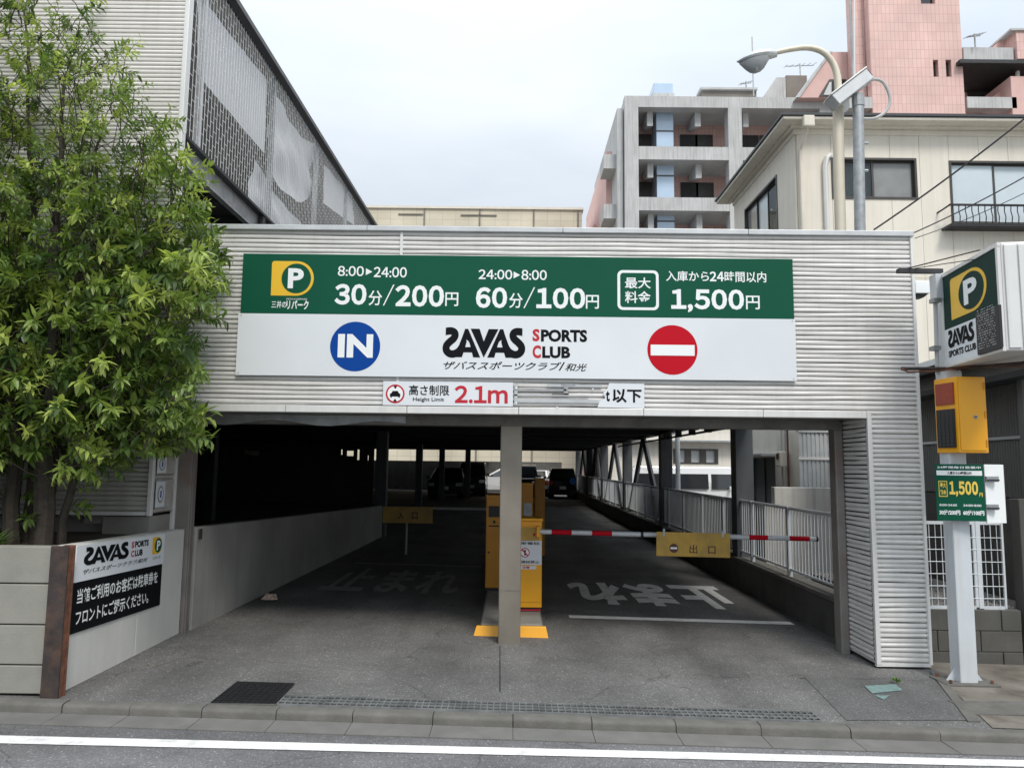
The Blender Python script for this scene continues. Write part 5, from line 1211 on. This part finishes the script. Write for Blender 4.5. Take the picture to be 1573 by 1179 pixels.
# lamp head: flattened lathe along the arm
h0, h1 = at(1192, 82, YL), at(1132, 95, YL); ax = (h1-h0); HL = ax.length; ax.normalize(); upv = Vector((0, 1, 0)).cross(ax); upv = upv if upv.z > 0 else -upv
def shell(prof_t, prof_b, wprof, name, m):
    P = []; n = 12
    for s, (tp, bt, wd) in zip([i/(len(wprof)-1) for i in range(len(wprof))], zip(prof_t, prof_b, wprof)):
        c = h0+ax*HL*s; row = []
        for k in range(n+1):
            a_ = 2*math.pi*k/n; sy, sz = math.cos(a_), math.sin(a_); row.append(c+Vector((0, 1, 0))*wd*sy+upv*(tp*sz if sz > 0 else bt*sz))
        P.append(row)
    return MB().grid(P).build(name, m, sp, smooth=True)
shell([.05, .075, .085, .09, .085, .07, .045, .01], [.06, .06, .055, .05, .045, .04, .03, .01], [.05, .09, .12, .14, .145, .13, .09, .01], 'lamp_head', M['galvl'])
h0 = h0+ax*.17*HL-upv*.04; HL *= .78
shell([.01]*8, [.01, .08, .15, .19, .20, .17, .10, .01], [.02, .09, .115, .125, .125, .11, .07, .01], 'lens', M['lens'])
gp_ = thing('grey_pole', 'dark grey steel pole with a tilted grey box and a looped conduit on top', 'pole', (4.85, 10.4, 0))
YG = 10.4
a, b = at(1321, 350, YG), at(1318, 152, YG)
MB().tube([(a.x, YG, -.05), (a.x, YG, 3.6), a, b], .075, 12).build('mast', M['galv'], gp_, smooth=True)
q0, q1 = at(1282, 155, YG), at(1325, 122, YG); rt = (q1-q0); Lb = rt.length+.12; rt.normalize(); upb = Vector((0, 1, 0)).cross(rt); upb = upb if upb.z > 0 else -upb
FBX = (q0-rt*.06-Vector((0, .13, 0)), rt, upb, rt.cross(upb))
if FBX[3].y > 0: FBX = (FBX[0], FBX[1], FBX[2], -FBX[3])
MB().fbox(FBX, 0, Lb, -.10, .08, -.26, 0).build('box', M['galvl'], gp_, bevel=.012)
MB().fbox(FBX, -.01, Lb+.01, .081, .10, -.28, .02).build('box_lid', M['trim'], gp_, bevel=.005)
MB().fbox(FBX, Lb+.001, Lb+.05, -.05, .05, -.2, -.06).build('gland', M['dark'], gp_)
MB().tube([b-Vector((0, 0, .12)), b+Vector((0, 0, .06))], .085, 12).build('collar', M['galv'], gp_)
lp_ = smooth2([(1332, 128), (1342, 122), (1356, 126), (1365, 142), (1367, 158), (1360, 172), (1346, 181), (1330, 183), (1322, 182)], 4)
MB().tube([at(x, y, YG) for x, y in lp_], .022, 8).build('conduit', M['pipe'], gp_, smooth=True)
for y in (220, 262): p = at(1326, y, YG); MB().tube([p, p+Vector((.07, 0, 0))], .018, 6).build('step_bolt', M['galv'], gp_)
# cables crossing the house
def wire(name, label, a, b, sag, r):
    n = 14; pts = [a.lerp(b, i/n)-Vector((0, 0, sag*4*(i/n)*(1-i/n))) for i in range(n+1)]
    return tag(MB().tube(pts, r, 5).build(name, M['black']), label, 'cable')
wire('overhead_cable', 'thick upper black cable slanting across the cream house', at(1640, 128, 8.5), at(1342, 353, 9.5), .05, .012)
wire('overhead_cable', 'thin lower black cable ending just above the corner of the portal', at(1640, 233, 8.3), at(1398, 360, 9.0), .04, .008)
wire('overhead_cable', 'faint thin cable just below the lower black cable', at(1640, 262, 8.2), at(1405, 366, 9.0), .05, .005)

# ================================================================ CREAM HOUSE
ho = thing('cream_house', 'cream panelled house with dark framed windows rising right of the portal', 'house', (7, 12, 0))
HY = 12.0; HX = at(1222, 205, HY).x; HZ = 7.25; HE = 15.4; HXR = 16
def piece_grid(F, us, vs_, holes, name, m, gap=.006, th=.03):
    """each facing panel a mesh of its own, cut round the openings"""
    for i in range(len(us)-1):
        for j in range(len(vs_)-1):
            a, b, c, d_ = us[i]+gap/2, us[i+1]-gap/2, vs_[j]+gap/2, vs_[j+1]-gap/2
            hs_ = [h for h in holes if h[0] < b and h[1] > a and h[2] < d_ and h[3] > c]
            mb = MB()
            if not hs_: mb.fbox(F, a, b, c, d_, 0, th)
            else:
                xs = sorted({a, b, *[min(max(v, a), b) for h in hs_ for v in h[:2]]}); zs_ = sorted({c, d_, *[min(max(v, c), d_) for h in hs_ for v in h[2:]]})
                for x0, x1 in zip(xs[:-1], xs[1:]):
                    for z0, z1 in zip(zs_[:-1], zs_[1:]):
                        mx_, mz = (x0+x1)/2, (z0+z1)/2
                        if x1-x0 < 1e-4 or z1-z0 < 1e-4 or any(h[0] < mx_ < h[1] and h[2] < mz < h[3] for h in hs_): continue
                        mb.fbox(F, x0, x1, z0, z1, 0, th)
            full = [h for h in hs_ if h[0] <= a+.01 and h[1] >= b-.01 and h[2] > c+.01 and h[3] < d_-.01]
            if full:
                h = full[0]; MB().fbox(F, a, b, c, h[2], 0, th).build(name, m, ho); MB().fbox(F, a, b, h[3], d_, 0, th).build(name, m, ho)
            elif mb.v: mb.build(name, m, ho)
FH = FRONT(HY)
R1 = rect(1276, 244, 1407, 307, HY); R2 = rect(1458, 249, 1600, 346, HY)
jx = [at(p, 230, HY).x for p in (1320, 1365, 1410, 1455, 1501, 1546, 1592)]; st = jx[1]-jx[0]
us = [HX, jx[0]-st] + jx + [jx[-1]+st*k for k in range(1, 6)]
vs_ = [-.1, 2.3, at(1420, 428, HY).z, 7.27]
piece_grid(FH, us, vs_, [R1, R2], 'wall_panel', M['house'])
def core(F, u0, u1, v0, v1, holes, d0, d1, m):
    mb = MB(); xs = sorted({u0, u1, *[h[0] for h in holes], *[h[1] for h in holes]}); zs_ = sorted({v0, v1, *[h[2] for h in holes], *[h[3] for h in holes]})
    for x0, x1 in zip(xs[:-1], xs[1:]):
        for z0, z1 in zip(zs_[:-1], zs_[1:]):
            mx_, mz = (x0+x1)/2, (z0+z1)/2
            if any(h[0] < mx_ < h[1] and h[2] < mz < h[3] for h in holes): continue
            mb.fbox(F, x0, x1, z0, z1, d0, d1)
    return mb.build('wall_backing', m, ho)
core(FH, HX+.02, 9.6, -.1, 7.27, [R1, (R2[0], 9.3, R2[2], R2[3])], -.12, -.003, M['curtd'])
def window(F, h, kinds, par=ho, depth=.10, fw=.035, mull=.04, curt=True):
    u0, u1, v0, v1 = h
    fr = MB(); fr.fbox(F, u0, u1, v0, v0+fw, -depth, .045); fr.fbox(F, u0, u1, v1-fw, v1, -depth, .045); fr.fbox(F, u0, u0+fw, v0+fw, v1-fw, -depth, .045); fr.fbox(F, u1-fw, u1, v0+fw, v1-fw, -depth, .045)
    w_ = fr.build('window', M['frame'], par)
    n = len(kinds); iw_ = (u1-u0-2*fw)/n
    for i, k in enumerate(kinds):
        a = u0+fw+i*iw_; b = a+iw_; yo = -.04 if i % 2 else -.02
        sm = MB(); sm.fbox(F, a, a+.022, v0+fw, v1-fw, yo-.02, yo+.012).fbox(F, b-.022, b, v0+fw, v1-fw, yo-.02, yo+.012).fbox(F, a+.022, b-.022, v0+fw, v0+fw+.03, yo-.02, yo+.012).fbox(F, a+.022, b-.022, v1-fw-.025, v1-fw, yo-.02, yo+.012)
        sm.build('sash', M['frame'], w_)
        MB().fbox(F, a+.022, b-.022, v0+fw+.03, v1-fw-.025, yo-.006, yo-.001).build('pane', M[k] if k else M['glass'], w_)
        if not k:
            k = 'curtd'; P = []; nn2 = 26
            for z in (v0+fw, v1-fw): P.append([F[0]+F[1]*(a+(b-a)*t/nn2)+F[2]*z+F[3]*(-.12+.010*math.sin(t*1.9)) for t in range(nn2+1)])
            MB().grid(P).build('curtain', M[k], w_)
    MB().fbox(F, u0-.05, u1+.05, v0-.05, v1+.05, -.6, -.55).build('dark_interior', M['room'], w_)
    for s in ((u0-.05, u0-.02, v0, v1), (u1+.02, u1+.05, v0, v1), (u0, u1, v0-.05, v0-.02), (u0, u1, v1+.02, v1+.05)): MB().fbox(F, *s, -.6, -.13).build('dark_interior', M['room'], w_)
    return w_
mid1 = (R1[0]+R1[1])/2
window(FH, R1, [None, 'frostg']); window(FH, R2, ['frost', 'frost'])
# balcony rail
brl = MB(); bz0, bz1 = at(1500, 347, HY-.3).z, at(1500, 313, HY-.3).z; bx0 = at(1459, 330, HY-.28).x
FBR = FRONT(HY-.28)
bl = MB().fbox(FBR, bx0, 9.2, bz1-.025, bz1, -.02, .02).fbox(FBR, bx0, 9.2, bz0, bz0+.04, -.25, .02).build('balcony_rail', M['iron'], ho)
x = bx0+.05
while x < 8.9: MB().tube([(x, HY-.28, bz0+.03), (x, HY-.30, bz0+.16), (x, HY-.27, bz0+.26), (x, HY-.28, bz1-.02)], .008, 5).build('baluster', M['iron'], bl); x += .105
MB().tube([(bx0, HY-.28, bz1-.02), (bx0-.06, HY-.02, bz1-.07)], .014, 5).build('baluster', M['iron'], bl)
# side wall, its windows, pipes and meter
FHS = (Vector((HX, HE, 0)), Vector((0, -1, 0)), Vector((0, 0, 1)), Vector((-1, 0, 0)))
def su(px, py): p = atx(px, py, HX); return HE-p.y, p.z
wa, wb_ = su(1147, 348), su(1196, 268); Hs = (wa[0], wb_[0], 4.95, su(1196, 268)[1])
d0_, d1_ = su(1158, 748), su(1193, 702); Hd = (d0_[0], d1_[0], .2, d1_[1])
piece_grid(FHS, [0, .75, 1.5, 2.25, HE-HY], [-.1, 2.6, 7.27], [Hs, Hd], 'wall_panel', M['house'])
core(FHS, 0, HE-HY-.02, -.1, 7.27, [Hs, Hd], -.12, -.003, M['curtd'])
window(FHS, Hs, ['frostg', 'frost', None])
dr_ = MB().fbox(FHS, Hd[0], Hd[1], Hd[2], Hd[3], -.05, -.01).build('door', M['carslate'] if 'carslate' in M else mat('door_slate', (.06, .085, .10), .4, .2, .1, 3), ho)
MB().fbox(FHS, (Hd[0]+Hd[1])/2-.01, (Hd[0]+Hd[1])/2+.01, Hd[2], Hd[3], -.009, .004).build('door_joint', M['dark'], dr_)
MB().fbox(FHS, Hd[0]-.08, Hd[1]+.08, Hd[3]+.02, Hd[3]+.06, .031, .3).build('door_canopy', M['galvl'], ho)
mu, mz = su(1213, 705); gm = thing('gas_meter', 'beige gas meter and pipes on the side wall of the cream house', 'meter', (HX-.1, HE-mu, mz-.15))
MB().fbox(FHS, mu-.12, mu+.12, mz-.13, mz+.13, .035, .2).build('meter_body', M['eave'], gm, bevel=.02)
MB().fbox(FHS, mu-.05, mu+.06, mz-.0, mz+.09, .201, .21).build('dial', M['brown'], gm)
for s, k in ((-.08, 1), (.10, 1), (.2, 0)): MB().tube([FHS[0]+FHS[1]*(mu+s)+Vector((-.1, 0, mz-.1-.9*(1-k*.6))), FHS[0]+FHS[1]*(mu+s)+Vector((-.1, 0, mz+.5))], .016, 6).build('pipe', M['rust' if s == .2 else 'pipe'], gm)
# cornice, gutter, hip roof
EXo, EYo, EZ = 4.22, 11.55, at(1300, 178, 11.55).z+.06
cz0 = 7.27
def band(name, e, z0, z1, m, bev=.0):
    MB().box(HX-e, HXR, HY-e, HY, z0, z1).build(name, m, ho, bevel=bev)
    MB().box(HX-e, HX, HY+.001, HE+e, z0, z1).build(name, m, ho, bevel=bev)
band('cornice', .05, cz0-.005, cz0+.09, M['eave'], .01)
band('cornice', .12, cz0+.091, cz0+.16, M['eave'], .01); band('fascia', .20, cz0+.161, EZ-.06, M['eave'], .01); band('gutter', .32, EZ-.059, EZ+.0, M['eave'], .02)
e = .345; MB().add([(HX-e, HY-e, EZ+.002), (HXR, HY-e, EZ+.002), (HXR, HE+e, EZ+.002), (HX-e, HE+e, EZ+.002), (HX-e, HY-e, EZ+.045), (HXR, HY-e, EZ+.045), (HXR, HE+e, EZ+.045), (HX-e, HE+e, EZ+.045), (HX+1.2, HY+1.6, EZ+.45), (HXR, HY+1.6, EZ+.45), (HXR, HE-1.4, EZ+.45), (HX+1.2, HE-1.4, EZ+.45)],
    [(0, 1, 5, 4), (1, 2, 6, 5), (2, 3, 7, 6), (3, 0, 4, 7), (4, 5, 9, 8), (5, 6, 10, 9), (6, 7, 11, 10), (7, 4, 8, 11), (8, 9, 10, 11), (3, 2, 1, 0)]).build('roof', M['roofd'], ho)
# downpipe with hopper at the corner
dx = at(1234, 260, HY-.1).x; MB().box(dx-.09, dx+.09, HY-.42, HY-.325, EZ-.22, EZ-.03).build('rain_hopper', M['eave'], ho, bevel=.02)
MB().tube([(dx, HY-.37, EZ-.2), (dx, HY-.34, cz0+.0), (dx-.03, HY-.08, cz0-.28), (dx-.03, HY-.08, cz0-.5), (dx-.03, HY-.08, .2)], .032, 8).build('downpipe', M['eave'], ho, smooth=True)
dx = at(1270, 300, HY-.1).x; MB().tube([(dx+.1, HY-.05, at(1275, 240, HY).z), (dx+.02, HY-.1, at(1275, 246, HY).z), (dx, HY-.08, at(1275, 258, HY).z), (dx, HY-.08, 3.6)], .042, 8).build('duct', M['trim'], ho, smooth=True)
# house behind the white van
bh = thing('low_house', 'low pale house with a row of three windows behind the white van', 'house', (6, 26, 0))
BY = 31.0; FBH = FRONT(BY); w0_ = rect(1034, 689, 1103, 712, BY)
x0, x1 = at(880, 700, BY).x+1.9, 9.5
MB().box(3.9, 9.8, BY+.15, BY+6, -.1, 4.2).build('wall', M['farwall'], bh)
mbx = MB(); xs = [3.9, w0_[0], w0_[1], 9.8]
mbx.box(3.9, w0_[0], BY, BY+.149, -.1, 4.2).box(w0_[1], 9.8, BY, BY+.149, -.1, 4.2).box(w0_[0], w0_[1], BY, BY+.149, -.1, w0_[2]).box(w0_[0], w0_[1], BY, BY+.149, w0_[3], 4.2); mbx.build('wall', M['farwall'], bh)
wn = (w0_[1]-w0_[0])/3
for i in range(3):
    a = w0_[0]+i*wn; f_ = MB().fbox(FBH, a, a+.12, w0_[2], w0_[3], -.12, .03).fbox(FBH, a+wn-.12, a+wn, w0_[2], w0_[3], -.12, .03).fbox(FBH, a+.12, a+wn-.12, w0_[2], w0_[2]+.06, -.12, .03).fbox(FBH, a+.12, a+wn-.12, w0_[3]-.06, w0_[3], -.12, .03).build('window', M['frame'], bh)
    MB().fbox(FBH, a+.12, a+wn-.12, w0_[2]+.06, w0_[3]-.06, -.10, -.09).build('pane', M['curtain'], f_)
MB().box(3.6, 10, BY-.6, BY+6.5, 4.2, 4.45).build('roof', M['roofd'], bh)
MB().box(4.2, 9.5, BY-.5, BY-.01, 2.75, 2.82).build('canopy', M['galv'], bh)
ub = thing('utility_post', 'slim pale post standing beside the white van', 'post', (at(1040, 700, 19.2).x, 19.2, 0))
MB().tube([(at(1041, 700, 19.2).x, 19.2, -.1), (at(1041, 700, 19.2).x, 19.2, 2.7)], .06, 10).build('shaft', M['polew'], ub, smooth=True)
MB().box(at(1041, 700, 19.2).x-.3, at(1041, 700, 19.2).x+.05, 19.15, 19.2, 2.55, 2.62).build('cross_arm', M['polew'], ub)

# ================================================================ FAR BUILDINGS
bb_ = thing('beige_building', 'long low beige tiled building closing the view above the portal', 'building', (-4, 50, 0))
x0, x1, z0, z1 = rect(500, 321, 894, 348, 50)
MB().box(-26, x1, 50, 60, -.5, z1).build('wall', M['beige'], bb_)
MB().box(-26.1, x1+.1, 49.88, 60.1, z1+.001, z1+.16).build('parapet_cap', M['eave'], bb_)
for px in (652, 737, 820, 888): x = at(px, 335, 50).x; MB().box(x-.05, x+.05, 49.93, 49.99, -.5, z1-.01).build('joint', M['abrown'], bb_)
for px in ((612, 329, 650), (708, 330.5, 763)): a = at(px[0], px[1], 50); b = at(px[2], px[1], 50); MB().box(a.x, b.x, 49.93, 49.99, a.z-.04, a.z+.04).build('stain_strip', M['abrown'], bb_)
ap_ = thing('apartment_block', 'grey concrete framed apartment block with pink tiled walls and open galleries', 'apartment building', (12, 43, 0))
AY = 43.0
def rb(px, Y, y1, nm, m, par, bev=0): x0, x1, z0, z1 = rect(*px, Y); return MB().box(x0, x1, Y, y1, z0, z1).build(nm, m, par, bevel=bev)
zlow = -.5
def zz_(py, px=1050, Y=AY): return at(px, py, Y).z
Xa, Xb = at(960, 250, AY).x, at(1340, 250, AY).x
cols = [(960, 981), (1120, 1141), (1262, 1282)]
ccx = [(at(a, 250, AY).x, at(b, 250, AY).x) for a, b in cols]
ztop = zz_(148); bt = (zz_(148)-zz_(165)); stp = zz_(225)-zz_(303)
lev = [(zz_(165), zz_(148))]+[(zz_(245)-k*stp, zz_(225)-k*stp) for k in range(7)]
for a, b in ccx: MB().box(a, b, AY, AY+.8, zlow, lev[0][0]-.002).build('frame_column', M['aconc'], ap_)
for k, (a, b) in enumerate(lev):
    for (c0_, c1_), (d0_, d1_) in zip(ccx[:-1], ccx[1:]): MB().box(c1_+.002, d0_-.002, AY+.03, AY+.5, a, b).build('frame_beam', M['aconc'], ap_) if k else None
    if k == 0: MB().box(ccx[0][0], Xb, AY+.0, AY+.7, a, b).build('frame_beam', M['aconc'], ap_)
    if k: MB().box(ccx[0][1]+.01, Xb, AY+.51, AY+2.6, a-.02, a+.12).build('gallery_floor', M['aconc'], ap_)
    # sloping struts under each beam
    if k < 6:
        zt_ = a-.0
        for px in (1000, 1075, 1150, 1215):
            x = at(px, 250, AY).x; MB().hexa([(x-.1, AY+.6, zt_-.9), (x+.25, AY+.6, zt_-.9), (x+.25, AY+2.5, zt_-.35), (x-.1, AY+2.5, zt_-.35), (x-.1, AY+.6, zt_-.0), (x+.25, AY+.6, zt_-.0), (x+.25, AY+2.5, zt_-.0), (x-.1, AY+2.5, zt_-.0)]).build('gallery_beam', M['aconc'], ap_)
        zb_ = lev[k+1][1]
        for q, px in enumerate((985, 1060, 1085, 1160, 1190)):
            x = at(px, 250, AY).x
            if q in (1, 3): MB().box(x+1.3, x+2.0, AY+2.1, AY+2.5, zb_+.1, zb_+.75).build('air_conditioner', M['aconc'], ap_, bevel=.03)
            MB().box(x, x+1.1, AY+2.52, AY+2.59, zb_+.3 if q % 2 else zb_-.1, zb_+1.9).build('door' if q % 2 else 'window', M['room' if q % 2 else 'frame'], ap_)
MB().box(ccx[0][0]+.01, Xb+.5, AY+.71, AY+12, lev[0][0]+.1, ztop-.05).build('roof_slab', M['aconc'], ap_)
MB().box(ccx[0][0]+.3, Xb+1, AY+2.6, AY+12, zlow, ztop-.3).build('wall', M['apink'], ap_)
x0, x1, _, _ = rect(1009, 250, 1035, 260, AY+.9)
lf_ = MB().box(x0, x1, AY+.9, AY+2.2, zlow, ztop+.2).build('lift_shaft', M['lift'], ap_)
for k in range(14): MB().box(x0-.02, x1+.02, AY+.87, AY+.9, ztop-.4-1.42*k, ztop-.32-1.42*k).build('mullion', M['frame'], lf_)
rb((1004, 127, 1034, 147), AY+.9, AY+3, 'lift_head', M['lift'], ap_, .05)
rb((1002, 143, 1036, 148), AY+.8, AY+3.2, 'lift_cap', M['aconc'], ap_)
# receding left flank
xl = at(959, 300, AY).x
MB().box(xl-.001-.35, xl-.002, AY+.4, AY+13, zlow, ztop-.6).build('flank_frame', M['aconc'], ap_)
MB().box(xl-.7, xl-.36, AY+3.0, AY+16, zlow, ztop-2.2).build('flank_wall', M['apinkp'], ap_)
MB().box(xl-.85, xl-.71, AY+9.0, AY+18, zlow, ztop-5.0).build('flank_wall', M['apinkp'], ap_)
for k in range(6):
    z = lev[k+1][1]; MB().box(xl-1.1, xl-.36, AY+1.0, AY+2.8, z-1.0, z-.1).build('flank_balcony', M['aconc'], ap_)
# roof structures
rb((1078, 136, 1162, 148), AY+4, AY+9, 'roof_house', M['abrown'], ap_); rb((1076, 134, 1164, 137), AY+3.8, AY+9.2, 'roof_house_cap', M['aconc'], ap_)
rb((1208, 116, 1240, 150), AY+5, AY+9, 'roof_house', M['abrown'], ap_)
x0, x1, z0, z1 = rect(1172, 119, 1207, 150, AY+4)
MB().hexa([(x0-.0, AY+4, z0), (x1, AY+4, z0), (x1, AY+8, z0), (x0, AY+8, z0), (x0+.9, AY+4, z1), (x1, AY+4, z1), (x1, AY+8, z1), (x0+.9, AY+8, z1)]).build('roof_house', M['aconc'], ap_)
def antenna(px, py0, py1, Y, label, w_=.6):
    a, b = at(px, py0, Y), at(px, py1, Y); t = thing('antenna', label, 'antenna', (a.x, Y, b.z))
    MB().tube([(a.x, Y, b.z), (a.x, Y, a.z)], .045, 5).build('mast', M['galv'], t)
    if w_:
        MB().tube([(a.x-w_, Y, a.z-.2), (a.x+w_, Y+.2, a.z-.0)], .03, 4).build('boom', M['galv'], t)
        for k in range(6): x = a.x-w_+2*w_*k/5; zc = a.z-.2+.2*k/5; MB().tube([(x, Y-.35, zc-.1), (x, Y+.35, zc+.1)], .02, 4).build('element', M['galv'], t)
antenna(1155.5, 57, 148, AY+3, 'tall plain mast antenna on the apartment roof under the street lamp', 0)
antenna(1229, 98, 118, AY+6, 'television antenna on the brown roof house left of the pink slope', 1.0)
antenna(1146, 125, 147, AY+5, 'small tilted television antenna left of the tall mast', .4)
antenna(1497, 52, 72, 41, 'television antenna on the concrete roof right of the pink tower', .45)
# pink tower
tw_ = thing('pink_tower', 'tall pink tiled stair tower behind the cream house', 'building', (24, 41, 0))
TY = 41.0
x0, _, _, _ = rect(1337, 80, 1400, 90, TY); _, x1, _, _ = rect(1337, 80, 1478, 90, TY)
zT2 = at(1400, -60, TY).z
w1 = rect(1410, 1411, 1432, 1412, TY)
R_w = [rect(1414, -25, 1436, 6, TY), rect(1433.5, 92, 1441.5, 118, TY), rect(1453, 92, 1461.5, 118, TY)]
z_lo = at(1400, 166, TY).z
mb = MB(); xs = sorted({x0, x1, *[v for h in R_w for v in h[:2]]}); zs_ = sorted({zlow, zT2, *[v for h in R_w for v in h[2:]]})
for a, b in zip(xs[:-1], xs[1:]):
    for c, d_ in zip(zs_[:-1], zs_[1:]):
        if any(h[0] < (a+b)/2 < h[1] and h[2] < (c+d_)/2 < h[3] for h in R_w): continue
        mb.box(a, b, TY, TY+.5, c, d_)
mb.build('wall', M['apink'], tw_)
MB().box(x0+.3, x1, TY+.5, TY+3, zlow, zT2).build('wall', M['apink'], tw_)
for h in R_w: f_ = MB().box(h[0], h[1], TY+.30, TY+.34, h[2], h[3]).build('window', M['frame'], tw_); MB().box(h[0]+.05, h[1]-.05, TY+.26, TY+.295, h[2]+.05, h[3]-.05).build('pane', M['carglass'], f_)
xL2 = at(1306, 60, TY+1).x; MB().box(xL2, x0-.002, TY+.6, TY+1.4, at(1320, 150, TY).z-3, zT2).build('side_wall', M['apink'], tw_)
MB().box(xL2-.12, xL2-.002, TY+.6, TY+.75, at(1320, 150, TY).z-3, zT2).build('corner_strip', M['aconc'], tw_)
a = at(1312, -60, TY+.4); b = at(1313, 118, TY+.4); MB().tube([a, b], .035, 6).build('rain_pipe', M['letw'], tw_)
rb((1305, 149, 1340, 166), TY-.1, TY+1, 'parapet', M['aconc'], tw_)
# sloping pink wing with its window
A = [at(px, py, TY+1.5) for px, py in ((1225, 150), (1307, 150), (1307, 80), (1276, 80))]
Fw = FRONT(TY+1.5)
wg = MB().prism(Fw, [(p.x, p.z) for p in A], -3, 0).build('sloping_wing', M['apinkp'], tw_)
B = [at(px, py, TY+1.45) for px, py in ((1274, 80), (1278.5, 79.5), (1228, 150), (1223, 150))]
MB().prism(FRONT(TY+1.49), [(p.x, p.z) for p in B], -3, .08).build('sloping_cap', M['aconc'], tw_)
C_ = [at(px, py, TY+1.45) for px, py in ((1258, 148), (1300, 148), (1300, 122), (1274, 122))]
wn_ = MB().prism(FRONT(TY+1.49), [(p.x, p.z) for p in C_], .0, .05).build('window', M['frame'], tw_)
C_ = [at(px, py, TY+1.43) for px, py in ((1265, 146), (1277, 146), (1277, 126), (1274, 127))]; MB().prism(FRONT(TY+1.43), [(p.x, p.z) for p in C_], .0, .02).build('pane', M['curtain'], wn_)
C_ = [at(px, py, TY+1.43) for px, py in ((1279, 146), (1298, 146), (1298, 124), (1279, 124))]; MB().prism(FRONT(TY+1.43), [(p.x, p.z) for p in C_], .0, .02).build('pane', M['carglass'], wn_)
# right hand block with balconies
rbk = thing('concrete_apartment', 'grey and pink apartment wing with recessed balconies at the right edge', 'apartment building', (29, 41, 0))
rb((1480, 73, 1557, 93), TY+.2, TY+3, 'upper_beam', M['aconc'], rbk); rb((1475, 91.5, 1600, 97), TY-.4, TY+3, 'slab', M['dark'], rbk)
rb((1486, 149, 1562, 166), TY+.0, TY+.6, 'balcony_front', M['aconc'], rbk)
rb((1486, 93, 1700, 330), TY+3, TY+9, 'wall', M['apink'], rbk)
rb((1487, 122, 1540, 150), TY+2.9, TY+2.99, 'recess_shade', M['room'], rbk)  # flat dark plate on the wall, painted as the balcony's shade
rb((1559, 118, 1700, 330), TY+.0, TY+2.9, 'pink_wall', M['apinkp'], rbk); rb((1562, 45, 1700, 91), TY+.0, TY+3, 'pink_wall', M['apink'], rbk)
A = [at(px, py, TY+1) for px, py in ((1525, 73), (1562, 73), (1562, 45), (1555, 45))]; MB().prism(FRONT(TY+1), [(p.x, p.z) for p in A], -2, 0).build('gable', M['apinkp'], rbk)
rb((1553, 44, 1700, 47), TY-.1, TY+3, 'roof_cap', M['aconc'], rbk)
a, b, c = at(1545, 103, TY+.5), at(1563, 103, TY+.5), at(1563, 119, TY+.5); MB().tube([a, b, c], .12, 6).build('drain_pipe', M['letw'], rbk)
MB().prism(FRONT(TY+1), [(p.x, p.z) for p in [at(*q, TY+1) for q in ((1524, 150), (1560, 150), (1560, 120), (1553, 126))]], -1, 0).build('balcony_side', M['apinkp'], rbk)
GROUPS = {'antenna': 'television and mast antennas on the far roofs', 'tarpaulin': 'white sheets tied behind the mesh screen', 'cable': 'cables crossing the cream house', 'bracket': None,
 'barrier': 'barriers across the two lanes', 'barrier machine': 'machines on the gate island', 'ticket machine': 'machines on the gate island', 'notice': 'faded notices on the left return', 'weeds': 'weeds',
 'car': 'vehicles parked in the covered car park', 'minivan': 'vehicles parked in the covered car park'}
for o in list(SC.objects):
    g = GROUPS.get(o.get('category'))
    if g and not o.parent: o['group'] = g
for o in list(SC.objects):
    if o.name.startswith('angle_bracket') and not o.parent: o['group'] = 'steel arms holding the box sign'
